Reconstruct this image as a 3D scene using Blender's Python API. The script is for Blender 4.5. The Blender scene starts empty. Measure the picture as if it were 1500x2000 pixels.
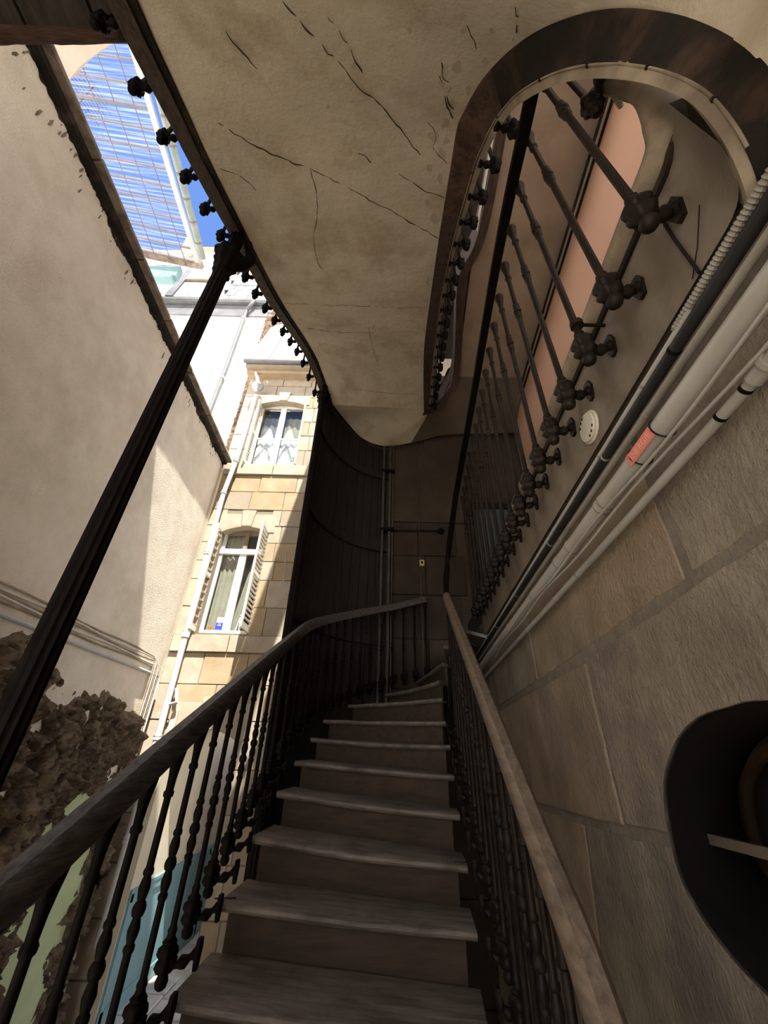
import bpy, bmesh, math, random
from mathutils import Vector, Matrix, noise
random.seed(7)
S = bpy.context.scene
COL = S.collection

# ------------------------------------------------------------------ camera (eye at the origin, 2.95 m above the courtyard floor)
FPX, VX, VY = 751.0, 780.0, -208.0                    # focal length in pixels of the 1500x2000 frame, zenith vanishing point
_z = Vector(((VX-750)/FPX, (1000-VY)/FPX, 1.0)).normalized()
_y = (Vector((0, 0, 1)) - _z*_z.z).normalized()
_x = _y.cross(_z)
if _x.x < 0: _x = -_x
def ray(px, py):                                      # world direction of a photograph pixel (used to take measurements only)
    c = Vector(((px-750)/FPX, (1000-py)/FPX, 1.0))
    return Vector((_x.dot(c), _y.dot(c), _z.dot(c)))
def atX(px, py, v): r = ray(px, py); return r*(v/r.x)
def atY(px, py, v): r = ray(px, py); return r*(v/r.y)
def atZ(px, py, v): r = ray(px, py); return r*(v/r.z)
def onw(px, py, x0, k): r = ray(px, py); return r*(x0/(r.x-k*r.y))     # on the vertical plane x = x0 + k*y
cam = bpy.data.objects.new('camera', bpy.data.cameras.new('camera')); COL.objects.link(cam)
R = Vector((_x.x, _y.x, _z.x)); U = Vector((_x.y, _y.y, _z.y)); Fw = Vector((_x.z, _y.z, _z.z))
cam.matrix_world = Matrix(((R.x, U.x, -Fw.x, 0), (R.y, U.y, -Fw.y, 0), (R.z, U.z, -Fw.z, 0), (0, 0, 0, 1)))
cam.data.sensor_fit = 'VERTICAL'; cam.data.sensor_height = 36; cam.data.lens = 36*FPX/2000
cam.data.clip_start = 0.02; cam.data.clip_end = 400
S.camera = cam

# ------------------------------------------------------------------ sky, sun, exposure
W = bpy.data.worlds.new('sky'); S.world = W; W.use_nodes = True
wn, wl = W.node_tree.nodes, W.node_tree.links
wn.clear()
wo = wn.new('ShaderNodeOutputWorld'); bg = wn.new('ShaderNodeBackground'); bg.inputs[1].default_value = 0.75
tc = wn.new('ShaderNodeTexCoord'); sx = wn.new('ShaderNodeSeparateXYZ'); cr = wn.new('ShaderNodeValToRGB')
cr.color_ramp.elements[0].position = 0.0; cr.color_ramp.elements[0].color = (1.6, 1.5, 1.4, 1)
cr.color_ramp.elements[1].position = 0.70; cr.color_ramp.elements[1].color = (0.060, 0.115, 0.285, 1)
wl.new(tc.outputs['Generated'], sx.inputs[0]); wl.new(sx.outputs[2], cr.inputs[0])
wl.new(cr.outputs[0], bg.inputs[0]); wl.new(bg.outputs[0], wo.inputs[0])
sd = bpy.data.lights.new('sun', 'SUN'); sd.energy = 3.7; sd.angle = math.radians(0.53); sd.color = (1.0, 0.945, 0.86)
sun = bpy.data.objects.new('sun', sd); COL.objects.link(sun)
sun.rotation_euler = Vector((-0.16, 0.54, -1.0)).to_track_quat('-Z', 'Y').to_euler()
sun.location = (2, -5, 14)
S.view_settings.view_transform = 'Standard'; S.view_settings.look = 'None'
S.view_settings.gamma = 1; S.view_settings.use_curve_mapping = False
S.view_settings.exposure = 2.1
S.cycles.max_bounces = 14; S.cycles.diffuse_bounces = 8

# ------------------------------------------------------------------ materials
def mat(name, c1, c2, rough=0.8, scale=4.0, stretch=(1, 1, 1), bump=0.3, bscale=None, c3=None, c3amt=0.35, c3scale=1.2, metal=0.0, dist=0.01, detail=6, spec=0.3, rot=(0, 0, 0)):
    m = bpy.data.materials.new(name); m.use_nodes = True
    n, l = m.node_tree.nodes, m.node_tree.links
    b = n['Principled BSDF']; b.inputs['Roughness'].default_value = rough; b.inputs['Metallic'].default_value = metal
    b.inputs['Specular IOR Level'].default_value = spec
    g = n.new('ShaderNodeNewGeometry'); mp = n.new('ShaderNodeMapping'); mp.inputs['Scale'].default_value = stretch; mp.inputs['Rotation'].default_value = rot
    l.new(g.outputs['Position'], mp.inputs[0])
    t = n.new('ShaderNodeTexNoise'); t.inputs['Scale'].default_value = scale; t.inputs['Detail'].default_value = detail; t.inputs['Roughness'].default_value = 0.62
    l.new(mp.outputs[0], t.inputs['Vector'])
    r = n.new('ShaderNodeValToRGB'); r.color_ramp.elements[0].position = 0.32; r.color_ramp.elements[1].position = 0.68
    r.color_ramp.elements[0].color = (*c1, 1); r.color_ramp.elements[1].color = (*c2, 1)
    l.new(t.outputs[0], r.inputs[0]); out = r.outputs[0]
    if c3:
        t3 = n.new('ShaderNodeTexNoise'); t3.inputs['Scale'].default_value = c3scale; t3.inputs['Detail'].default_value = 8; t3.inputs['Roughness'].default_value = 0.65
        l.new(g.outputs['Position'], t3.inputs['Vector'])
        r3 = n.new('ShaderNodeValToRGB'); r3.color_ramp.elements[0].position = 0.5; r3.color_ramp.elements[1].position = 0.66
        r3.color_ramp.elements[0].color = (0, 0, 0, 1); r3.color_ramp.elements[1].color = (c3amt*2, c3amt*2, c3amt*2, 1)
        l.new(t3.outputs[0], r3.inputs[0])
        mx = n.new('ShaderNodeMix'); mx.data_type = 'RGBA'; mx.inputs[7].default_value = (*c3, 1)
        l.new(r3.outputs[0], mx.inputs[0]); l.new(out, mx.inputs[6]); out = mx.outputs[2]
    l.new(out, b.inputs['Base Color'])
    if bump:
        tb = n.new('ShaderNodeTexNoise'); tb.inputs['Scale'].default_value = bscale or scale*6; tb.inputs['Detail'].default_value = 8; tb.inputs['Roughness'].default_value = 0.6
        l.new(mp.outputs[0], tb.inputs['Vector'])
        bp = n.new('ShaderNodeBump'); bp.inputs['Strength'].default_value = bump; bp.inputs['Distance'].default_value = dist
        l.new(tb.outputs[0], bp.inputs['Height']); l.new(bp.outputs[0], b.inputs['Normal'])
    return m
M = {}
M['soffit'] = mat('cream_plaster_soffit', (0.66, 0.585, 0.44), (0.78, 0.70, 0.55), 0.85, 2.2, bump=0.5, bscale=9, c3=(0.50, 0.415, 0.28), c3amt=0.4, c3scale=2.4, dist=0.03)
M['plaster'] = mat('cream_render', (0.66, 0.59, 0.485), (0.76, 0.69, 0.575), 0.9, 3.2, bump=0.6, bscale=48, c3=(0.56, 0.49, 0.39), c3amt=0.3, c3scale=1.3, dist=0.02)
M['white_plaster'] = mat('white_render', (0.78, 0.74, 0.66), (0.84, 0.81, 0.75), 0.9, 1.0, bump=0.2, c3=(0.7, 0.52, 0.36), c3amt=0.22, c3scale=0.9)
M['rwall'] = mat('worn_grey_stone', (0.19, 0.162, 0.13), (0.35, 0.30, 0.24), 0.9, 4.5, stretch=(1, 1, 0.8), bump=1.0, bscale=60, c3=(0.14, 0.125, 0.11), c3amt=0.35, c3scale=1.8, dist=0.012)
M['rwall2'] = mat('worn_ochre_stone', (0.25, 0.19, 0.132), (0.39, 0.315, 0.23), 0.9, 4.5, stretch=(1, 1, 0.8), bump=1.0, bscale=60, c3=(0.17, 0.15, 0.13), c3amt=0.3, c3scale=1.8, dist=0.012)
M['mortar'] = mat('grey_mortar', (0.17, 0.145, 0.115), (0.25, 0.22, 0.18), 0.95, 12, bump=0.6, dist=0.01)
M['fac1'] = mat('pale_ashlar', (0.344, 0.290, 0.220), (0.410, 0.359, 0.283), 0.9, 3, bump=0.4, bscale=30, c3=(0.288, 0.217, 0.141), c3amt=0.25, c3scale=3.2)
M['fac2'] = mat('ochre_ashlar', (0.322, 0.232, 0.132), (0.382, 0.306, 0.201), 0.9, 3, bump=0.4, bscale=30, c3=(0.266, 0.222, 0.161), c3amt=0.35, c3scale=2)
M['fac3'] = mat('grey_ashlar', (0.255, 0.222, 0.171), (0.333, 0.285, 0.215), 0.9, 3, bump=0.4, bscale=30, c3=(0.344, 0.248, 0.137), c3amt=0.3, c3scale=2)
M['facjoint'] = mat('dark_joint', (0.198, 0.165, 0.119), (0.251, 0.211, 0.158), 0.95, 9)
M['rubble'] = mat('brown_rubble', (0.10, 0.065, 0.04), (0.24, 0.165, 0.105), 0.95, 14, bump=0.9, bscale=20, dist=0.05)
M['rock'] = mat('tufa_rock', (0.055, 0.037, 0.025), (0.26, 0.19, 0.13), 0.95, 10, bump=1.0, bscale=22, c3=(0.26, 0.22, 0.12), c3amt=0.35, c3scale=6, dist=0.05)
M['green'] = mat('pale_green_paint', (0.42, 0.50, 0.27), (0.49, 0.56, 0.33), 0.8, 3, bump=0.15)
M['teal'] = mat('teal_paint', (0.15, 0.27, 0.29), (0.19, 0.32, 0.335), 0.5, 3, bump=0.05)
M['beige'] = mat('beige_paint', (0.50, 0.45, 0.33), (0.56, 0.50, 0.38), 0.8, 2, bump=0.1)
M['treadwood'] = mat('worn_tread_oak', (0.09, 0.079, 0.068), (0.25, 0.222, 0.192), 0.45, 3.0, stretch=(1.2, 9, 9), bump=0.5, bscale=14, c3=(0.07, 0.055, 0.045), c3amt=0.35, c3scale=5, dist=0.006)
M['riserwood'] = mat('riser_board', (0.04, 0.029, 0.021), (0.075, 0.056, 0.04), 0.8, 3.0, stretch=(1.2, 9, 9), bump=0.35, bscale=12, c3=(0.05, 0.04, 0.032), c3amt=0.35, c3scale=3.5, dist=0.004)
M['railwood'] = mat('weathered_dark_rail', (0.028, 0.026, 0.026), (0.13, 0.122, 0.118), 0.55, 5.0, stretch=(14, 1.6, 14), bump=0.7, bscale=9, dist=0.006, rot=(-0.44, 0, 0))
M['railwood2'] = mat('worn_brown_rail', (0.13, 0.098, 0.074), (0.28, 0.225, 0.175), 0.42, 5.0, stretch=(10, 2.0, 10), bump=0.5, bscale=9, dist=0.004, rot=(-0.7, 0, 0), spec=0.5)
M['stringwood'] = mat('dark_string_oak', (0.035, 0.026, 0.021), (0.105, 0.075, 0.058), 0.7, 4.0, stretch=(9, 1.5, 9), bump=0.8, bscale=8, dist=0.012, rot=(-0.52, 0, 0))
M['archwood'] = mat('blackened_arch_timber', (0.008, 0.0065, 0.005), (0.026, 0.018, 0.013), 0.85, 5, bump=0.9, bscale=12, c3=(0.085, 0.048, 0.03), c3amt=0.35, c3scale=5, dist=0.012)
M['iron'] = mat('black_cast_iron', (0.004, 0.0035, 0.003), (0.010, 0.008, 0.007), 0.6, 20, bump=0.4, bscale=60, dist=0.003, spec=0.08)
M['rustiron'] = mat('brown_cast_iron', (0.008, 0.0055, 0.0045), (0.024, 0.016, 0.012), 0.5, 18, bump=0.4, bscale=60, dist=0.003, spec=0.2)
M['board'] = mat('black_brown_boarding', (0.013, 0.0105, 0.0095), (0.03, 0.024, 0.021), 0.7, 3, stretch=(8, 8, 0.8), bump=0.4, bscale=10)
M['backstone'] = mat('sooty_stone', (0.033, 0.027, 0.021), (0.056, 0.045, 0.035), 0.9, 3, bump=0.4)  # dark stone tones for the back wall
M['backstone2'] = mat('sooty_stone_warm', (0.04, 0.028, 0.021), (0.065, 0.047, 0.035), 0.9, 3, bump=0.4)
M['backplaster'] = mat('sooty_plaster', (0.045, 0.037, 0.029), (0.075, 0.062, 0.048), 0.9, 2, bump=0.3)  # dark plaster tone for the back wall
M['fascia'] = mat('grey_painted_boards', (0.17, 0.14, 0.11), (0.27, 0.225, 0.175), 0.6, 2.2, stretch=(1, 1, 0.6), bump=0.45, bscale=16, c3=(0.10, 0.08, 0.065), c3amt=0.3, c3scale=4, spec=0.4)
M['nosing'] = mat('worn_beige_nosing', (0.22, 0.175, 0.125), (0.40, 0.33, 0.24), 0.55, 4, bump=0.4, bscale=14, c3=(0.11, 0.085, 0.065), c3amt=0.3, c3scale=5)
M['orange'] = mat('salmon_paint', (0.70, 0.42, 0.285), (0.74, 0.45, 0.31), 0.9, 1.2, bump=0.25, bscale=60)
M['gceil'] = mat('stained_plaster_ceiling', (0.32, 0.26, 0.20), (0.42, 0.35, 0.27), 0.9, 1.8, bump=0.3, c3=(0.25, 0.19, 0.14), c3amt=0.3, c3scale=2)
M['pvc'] = mat('grey_white_pipe', (0.42, 0.41, 0.385), (0.50, 0.49, 0.46), 0.4, 6, bump=0.03, c3=(0.38, 0.34, 0.28), c3amt=0.2, c3scale=5, spec=0.5)
M['pipegrey'] = mat('dull_grey_pipe', (0.24, 0.22, 0.19), (0.34, 0.32, 0.28), 0.45, 6, bump=0.05, spec=0.5)
M['pipeblack'] = mat('black_cable', (0.015, 0.015, 0.016), (0.03, 0.03, 0.03), 0.5, 6, bump=0.05)
M['black'] = mat('black_timber', (0.008, 0.007, 0.006), (0.014, 0.012, 0.011), 0.8, 6, bump=0.1)
M['whitepipe'] = mat('white_downpipe', (0.44, 0.44, 0.445), (0.54, 0.54, 0.54), 0.5, 3, bump=0.05, c3=(0.6, 0.52, 0.42), c3amt=0.15)
M['zinc'] = mat('zinc_sheet', (0.30, 0.31, 0.32), (0.40, 0.41, 0.42), 0.4, 3, bump=0.05, metal=0.4)
M['zincgreen'] = mat('green_grey_zinc', (0.13, 0.165, 0.15), (0.19, 0.22, 0.20), 0.45, 4, bump=0.05, c3=(0.45, 0.33, 0.25), c3amt=0.15)
M['coping'] = mat('weathered_coping', (0.15, 0.115, 0.085), (0.27, 0.22, 0.17), 0.9, 7, bump=0.7, bscale=25, c3=(0.06, 0.048, 0.04), c3amt=0.35, c3scale=4, dist=0.015)
M['slate'] = mat('pale_slate', (0.17, 0.165, 0.16), (0.30, 0.29, 0.28), 0.6, 5, bump=0.2)
M['window_white'] = mat('white_window_paint', (0.80, 0.80, 0.79), (0.84, 0.84, 0.83), 0.5, 3, bump=0.0)
M['shutter'] = mat('cream_shutter_paint', (0.62, 0.57, 0.49), (0.72, 0.68, 0.60), 0.6, 6, bump=0.15, c3=(0.45, 0.30, 0.18), c3amt=0.15, c3scale=7)
M['brownframe'] = mat('brown_window_wood', (0.22, 0.16, 0.11), (0.30, 0.23, 0.17), 0.6, 6, bump=0.1)
M['curtain'] = mat('lace_curtain', (0.60, 0.63, 0.68), (0.72, 0.74, 0.78), 0.9, 5, bump=0.1)
M['curtaindark'] = mat('grey_curtain_band', (0.16, 0.16, 0.17), (0.24, 0.24, 0.25), 0.9, 5, bump=0.1)
M['drape'] = mat('olive_drape', (0.26, 0.26, 0.21), (0.34, 0.33, 0.27), 0.9, 5, bump=0.1)
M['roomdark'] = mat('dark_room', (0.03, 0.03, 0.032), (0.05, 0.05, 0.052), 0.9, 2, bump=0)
M['blue'] = mat('blue_print', (0.03, 0.05, 0.50), (0.04, 0.06, 0.56), 0.6, 2, bump=0)
M['paper'] = mat('white_paper', (0.75, 0.78, 0.84), (0.8, 0.82, 0.86), 0.8, 2, bump=0)
M['redor'] = mat('orange_plastic', (0.75, 0.16, 0.05), (0.8, 0.2, 0.07), 0.6, 2, bump=0)
M['coral'] = mat('coral_tag', (0.78, 0.23, 0.19), (0.83, 0.27, 0.22), 0.5, 5, bump=0)
M['coral2'] = mat('pale_coral_letters', (0.86, 0.45, 0.36), (0.90, 0.49, 0.40), 0.5, 5, bump=0)
M['lampwhite'] = mat('cream_opal_plastic', (0.70, 0.66, 0.56), (0.76, 0.72, 0.62), 0.35, 4, bump=0, spec=0.5)
M['fixture'] = mat('cream_switch_plastic', (0.55, 0.45, 0.28), (0.6, 0.5, 0.32), 0.4, 4, bump=0)
M['purlin'] = mat('mauve_grey_steel', (0.10, 0.085, 0.09), (0.14, 0.12, 0.125), 0.5, 3, bump=0)
M['floorstone'] = mat('pale_paving', (0.62, 0.57, 0.49), (0.72, 0.67, 0.58), 0.85, 4, bump=0.5, c3=(0.3, 0.26, 0.2), c3amt=0.3)
M['lintel'] = mat('red_brown_lintel', (0.03, 0.016, 0.011), (0.09, 0.045, 0.03), 0.85, 4, stretch=(1.5, 8, 8), bump=0.8, bscale=9, dist=0.015)
M['plank'] = mat('blackened_planks', (0.022, 0.018, 0.015), (0.055, 0.043, 0.034), 0.85, 4, stretch=(6, 1.5, 6), bump=0.6, bscale=9)
M['framewood'] = mat('brown_oculus_wood', (0.07, 0.045, 0.025), (0.12, 0.08, 0.045), 0.5, 6, bump=0.2)
M['tealdark'] = mat('dark_blue_green_door', (0.06, 0.10, 0.11), (0.08, 0.125, 0.135), 0.6, 4, bump=0.1)
M['crack'] = mat('dark_crack', (0.055, 0.04, 0.025), (0.09, 0.065, 0.042), 0.95, 20, bump=0)
M['flake'] = mat('flaked_plaster', (0.52, 0.45, 0.32), (0.60, 0.52, 0.38), 0.9, 8, bump=0.3)
def glassmat(name, col, rough, transp):
    m = bpy.data.materials.new(name); m.use_nodes = True; n, l = m.node_tree.nodes, m.node_tree.links; n.clear()
    o = n.new('ShaderNodeOutputMaterial'); t = n.new('ShaderNodeBsdfTransparent'); g = n.new('ShaderNodeBsdfGlossy'); mx = n.new('ShaderNodeMixShader')
    t.inputs[0].default_value = (*col, 1); g.inputs['Roughness'].default_value = rough
    fr = n.new('ShaderNodeMath'); fr.operation = 'POWER'; lw_ = n.new('ShaderNodeLayerWeight'); lw_.inputs[0].default_value = 0.5; l.new(lw_.outputs['Facing'], fr.inputs[0]); fr.inputs[1].default_value = 3.5
    ad = n.new('ShaderNodeMath'); ad.operation = 'ADD'; ad.inputs[1].default_value = transp
    l.new(fr.outputs[0], ad.inputs[0]); l.new(ad.outputs[0], mx.inputs[0]); l.new(t.outputs[0], mx.inputs[1]); l.new(g.outputs[0], mx.inputs[2]); l.new(mx.outputs[0], o.inputs[0])
    return m
M['beige2'] = mat('pinkish_grey_plaster', (0.30, 0.25, 0.21), (0.36, 0.31, 0.265), 0.9, 2, bump=0.2)
M['darkzinc'] = mat('dull_grey_zinc', (0.11, 0.115, 0.12), (0.17, 0.175, 0.18), 0.5, 3, bump=0.05)
M['sootpipe'] = mat('sooty_pipe', (0.06, 0.052, 0.045), (0.10, 0.09, 0.078), 0.6, 4, bump=0.05)  # dark tone for the pipes on the back wall
M['rustwood'] = mat('rust_brown_flaking_timber', (0.045, 0.028, 0.02), (0.15, 0.085, 0.06), 0.9, 7, bump=1.0, bscale=22, c3=(0.02, 0.015, 0.012), c3amt=0.4, c3scale=9, dist=0.015)
M['soot'] = mat('grey_brown_sooty_plaster', (0.11, 0.09, 0.07), (0.16, 0.135, 0.105), 0.9, 2, bump=0.3)  # landing plaster coloured darker, the shade is put into the colour
M['glass'] = glassmat('window_glass', (0.85, 0.88, 0.86), 0.02, 0.08)
def polymat():
    m = bpy.data.materials.new('clear_corrugated_polycarbonate'); m.use_nodes = True; n, l = m.node_tree.nodes, m.node_tree.links; n.clear()
    o = n.new('ShaderNodeOutputMaterial'); t = n.new('ShaderNodeBsdfTransparent'); d = n.new('ShaderNodeBsdfTranslucent'); mx = n.new('ShaderNodeMixShader')
    t.inputs[0].default_value = (0.96, 0.97, 1, 1); d.inputs[0].default_value = (0.9, 0.93, 1, 1)
    g = n.new('ShaderNodeNewGeometry'); mp = n.new('ShaderNodeMapping'); mp.inputs['Scale'].default_value = (0.35, 30, 0.35); tx = n.new('ShaderNodeTexNoise'); tx.inputs['Scale'].default_value = 1.0; tx.inputs['Detail'].default_value = 5
    r = n.new('ShaderNodeValToRGB'); r.color_ramp.elements[0].position = 0.45; r.color_ramp.elements[0].color = (0.03, 0.03, 0.03, 1); r.color_ramp.elements[1].position = 0.75; r.color_ramp.elements[1].color = (0.20, 0.20, 0.20, 1)
    l.new(g.outputs['Position'], mp.inputs[0]); l.new(mp.outputs[0], tx.inputs['Vector']); l.new(tx.outputs[0], r.inputs[0]); l.new(r.outputs[0], mx.inputs[0])
    l.new(t.outputs[0], mx.inputs[1]); l.new(d.outputs[0], mx.inputs[2]); l.new(mx.outputs[0], o.inputs[0])
    return m
M['poly'] = polymat()

# ------------------------------------------------------------------ geometry helpers
V3 = Vector
class MB:
    def __init__(s): s.v = []; s.f = []
    def add(s, vs, fs):
        b = len(s.v); s.v += [tuple(v) for v in vs]; s.f += [tuple(b+i for i in f) for f in fs]; return s
    def box(s, lo, hi): 
        x0, y0, z0 = lo; x1, y1, z1 = hi
        return s.hexa([(x0, y0, z0), (x1, y0, z0), (x1, y1, z0), (x0, y1, z0)], [(x0, y0, z1), (x1, y0, z1), (x1, y1, z1), (x0, y1, z1)])
    def hexa(s, a, b):                                # two quads, bottom and top
        return s.add(list(a)+list(b), [(3, 2, 1, 0), (4, 5, 6, 7), (0, 1, 5, 4), (1, 2, 6, 5), (2, 3, 7, 6), (3, 0, 4, 7)])
    def prism(s, poly, d):
        n = len(poly); d = V3(d); a = [V3(p) for p in poly]; b = [p+d for p in a]
        return s.add(a+b, [tuple(range(n-1, -1, -1)), tuple(range(n, 2*n))]+[(i, (i+1) % n, n+(i+1) % n, n+i) for i in range(n)])
    def tube(s, path, r, seg=8, cap=True):
        P = [V3(p) for p in path]; n = len(P); rs = r if isinstance(r, (list, tuple)) else [r]*n
        b = len(s.v); nrm = None
        for i in range(n):
            t = (P[min(i+1, n-1)]-P[max(i-1, 0)]).normalized()
            if nrm is None: nrm = t.cross(V3((0, 0, 1)) if abs(t.z) < 0.9 else V3((1, 0, 0))).normalized()
            nrm = (nrm-t*nrm.dot(t)).normalized(); bn = t.cross(nrm)
            for k in range(seg):
                a = 2*math.pi*k/seg; s.v.append(tuple(P[i]+(nrm*math.cos(a)+bn*math.sin(a))*rs[i]))
        for i in range(n-1):
            for k in range(seg): s.f.append((b+i*seg+k, b+i*seg+(k+1) % seg, b+(i+1)*seg+(k+1) % seg, b+(i+1)*seg+k))
        if cap: s.f.append(tuple(b+k for k in range(seg-1, -1, -1))); s.f.append(tuple(b+(n-1)*seg+k for k in range(seg)))
        return s
    def lathe(s, prof, o=(0, 0, 0), seg=10, lobes=0, amp=0.0):      # prof: (radius, z) from bottom to top
        b = len(s.v); n = len(prof); o = V3(o)
        for r, z in prof:
            for k in range(seg):
                a = 2*math.pi*k/seg; q = r*(1+amp*math.cos(lobes*a))
                s.v.append((o.x+q*math.cos(a), o.y+q*math.sin(a), o.z+z))
        for i in range(n-1):
            for k in range(seg): s.f.append((b+i*seg+k, b+i*seg+(k+1) % seg, b+(i+1)*seg+(k+1) % seg, b+(i+1)*seg+k))
        s.f.append(tuple(b+k for k in range(seg-1, -1, -1))); s.f.append(tuple(b+(n-1)*seg+k for k in range(seg)))
        return s
    def ball(s, c, r, seg=10, rings=6, sq=(1, 1, 1)):
        c = V3(c); pr = [(max(1e-4, math.sin(math.pi*i/rings))*r, -math.cos(math.pi*i/rings)*r*sq[2]) for i in range(rings+1)]
        return s.lathe(pr, c, seg)
    def sweep(s, path, sec, up=(0, 0, 1)):            # sec: (side, up) points; side is horizontal, right of the direction
        P = [V3(p) for p in path]; n = len(P); m = len(sec); b = len(s.v); up = V3(up)
        for i in range(n):
            t = (P[min(i+1, n-1)]-P[max(i-1, 0)]).normalized(); sd_ = t.cross(up).normalized(); u = sd_.cross(t)
            for (a, c) in sec: s.v.append(tuple(P[i]+sd_*a+u*c))
        for i in range(n-1):
            for k in range(m): s.f.append((b+i*m+k, b+i*m+(k+1) % m, b+(i+1)*m+(k+1) % m, b+(i+1)*m+k))
        s.f.append(tuple(b+k for k in range(m-1, -1, -1))); s.f.append(tuple(b+(n-1)*m+k for k in range(m)))
        return s
    def band(s, lo, hi):                              # strips between successive polylines of equal length, closed ring of rows
        n = len(lo[0]); b = len(s.v)
        return s
    def grid(s, rows):                                # rows: list of equal-length point lists
        b = len(s.v); n = len(rows[0])
        for r in rows: s.v += [tuple(p) for p in r]
        for i in range(len(rows)-1):
            for k in range(n-1): s.f.append((b+i*n+k, b+i*n+k+1, b+(i+1)*n+k+1, b+(i+1)*n+k))
        return s
    def mesh(s, name, m, smooth=None):
        me = bpy.data.meshes.new(name); me.from_pydata(s.v, [], s.f); me.update()
        bm = bmesh.new(); bm.from_mesh(me); bmesh.ops.recalc_face_normals(bm, faces=bm.faces); bm.to_mesh(me); bm.free()
        me.materials.append(m if not isinstance(m, str) else M[m])
        if smooth is not None:
            me.polygons.foreach_set('use_smooth', [True]*len(me.polygons))
            if smooth < 180: me.set_sharp_from_angle(angle=math.radians(smooth))
        return me
    def build(s, name, m, parent=None, smooth=None, bevel=0.0, at=None):
        if at is not None: s.v = [tuple(V3(v)-V3(at)) for v in s.v]
        o = bpy.data.objects.new(name, s.mesh(name, m, smooth)); COL.objects.link(o)
        if at is not None: o.location = at
        if parent is not None: adopt(o, parent)
        if bevel:
            md = o.modifiers.new('bevel', 'BEVEL'); md.width = bevel; md.segments = 1; md.limit_method = 'ANGLE'; md.angle_limit = math.radians(40)
        return o
def wloc(o):
    p = V3((0, 0, 0))
    while o is not None: p += o.location; o = o.parent
    return p
def adopt(o, parent): o.parent = parent; o.location = o.location-wloc(parent)
def tag(o, label=None, cat=None, group=None, kind=None):
    if label: o['label'] = label
    if cat: o['category'] = cat
    if group: o['group'] = group
    if kind: o['kind'] = kind
    return o
def thing(name, label, cat, loc, group=None):
    o = bpy.data.objects.new(name, None); COL.objects.link(o); o.location = loc; o.empty_display_size = 0.1
    return tag(o, label, cat, group)
def dense(pts, n):                                    # Catmull-Rom through pts, n points per span
    P = [V3(p) for p in pts]; out = []
    for i in range(len(P)-1):
        a, b, c, d = P[max(i-1, 0)], P[i], P[i+1], P[min(i+2, len(P)-1)]
        for k in range(n):
            t = k/n; out.append(0.5*((2*b)+(c-a)*t+(2*a-5*b+4*c-d)*t*t+(3*b-a-3*c+d)*t**3))
    return out+[P[-1]]
def along(pts, step, start=0.0):                      # points every STEP metres along a polyline
    P = [V3(p) for p in pts]; out = []; need = start
    for a, b in zip(P, P[1:]):
        L = (b-a).length
        while need <= L and L > 0: out.append(a+(b-a)*(need/L)); need += step
        need -= L
    return out
RW = lambda y: 0.70+0.085*y                           # right-hand wall and gallery fascia plane
GZ = -2.95                                             # courtyard floor
rnd = random.uniform

# ------------------------------------------------------------------ setting: floor
b = MB().box((-16, -24, GZ-0.2), (16, 14, GZ)); floor = tag(b.build('floor', 'floorstone'), kind='structure')
for i in range(6):
    for j in range(9):
        if i > 3: continue
        x0 = -4.1+i*0.62; y0 = 4.0+j*0.5+(0.1 if i % 2 else 0)
        MB().box((x0+0.01, y0+0.01, GZ), (x0+0.60, y0+0.48, GZ+0.02+rnd(0, 0.006))).build('paving_stone', 'floorstone', floor, bevel=0.008)

# ------------------------------------------------------------------ setting: left wall
LW = lambda y: -3.4-0.05*y
b = MB().prism([(LW(-3), -3, GZ), (LW(-3), -3, 5.60), (LW(7.15), 7.15, 5.60), (LW(7.15), 7.15, GZ)], (-0.4, 0, 0))
wall_left = tag(b.build('wall_left', 'plaster'), kind='structure')
g = thing('eaves_coping', 'weathered brown eaves coping running along top of the cream left wall', 'eaves', (LW(2), 2, 5.6))
y = -1.2; k = 0
while y < 7.0:
    y2 = min(y+rnd(0.8, 1.1), 7.02); o1 = LW(y)+0.205+rnd(-.008, .008); 
    MB().hexa([(LW(y)-0.3, y, 5.585), (o1, y+0.006, 5.585), (LW(y2)+0.205, y2-0.006, 5.585), (LW(y2)-0.3, y2, 5.585)],
              [(LW(y)-0.3, y, 5.70), (o1-0.03, y+0.006, 5.68), (LW(y2)+0.175, y2-0.006, 5.68), (LW(y2)-0.3, y2, 5.70)]).build('coping_stone', 'coping', g, bevel=0.012)
    y = y2
MB().sweep([(LW(-1.2)+0.045, -1.2, 5.56), (LW(7.0)+0.045, 7.0, 5.56)], [(-.045, -.03), (.045, -.03), (.06, .03), (-.045, .03)]).build('dark_cornice', 'archwood', g)
q = MB(); rr0, rr1 = [], []
for i in range(400):
    yy = -1+i*.0202; w = V3((yy*2.3, 1, 5)); dpt = .03+max(0, .05+.11*noise.noise(w)+.06*noise.noise(w*5)+.03*noise.noise(w*19)); rr0.append((LW(yy)+.003, yy, 5.585)); rr1.append((LW(yy)+.003, yy, 5.585-dpt))
q.grid([rr0, rr1]).build('mould_stain', 'archwood', wall_left)
for i in range(46):
    yy = rnd(.8, 6.6); zz_ = 5.50-abs(random.gauss(0, .16)); n_ = 7; w_ = rnd(.012, .05)
    MB().prism([(LW(yy)+.003, yy+w_*.35*math.cos(k*2*math.pi/n_)*rnd(.5, 1.2), zz_+w_*1.5*math.sin(k*2*math.pi/n_)*rnd(.5, 1.3)) for k in range(n_)], (-.006, 0, 0)).build('plaster_chip', 'coping', wall_left)
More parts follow.
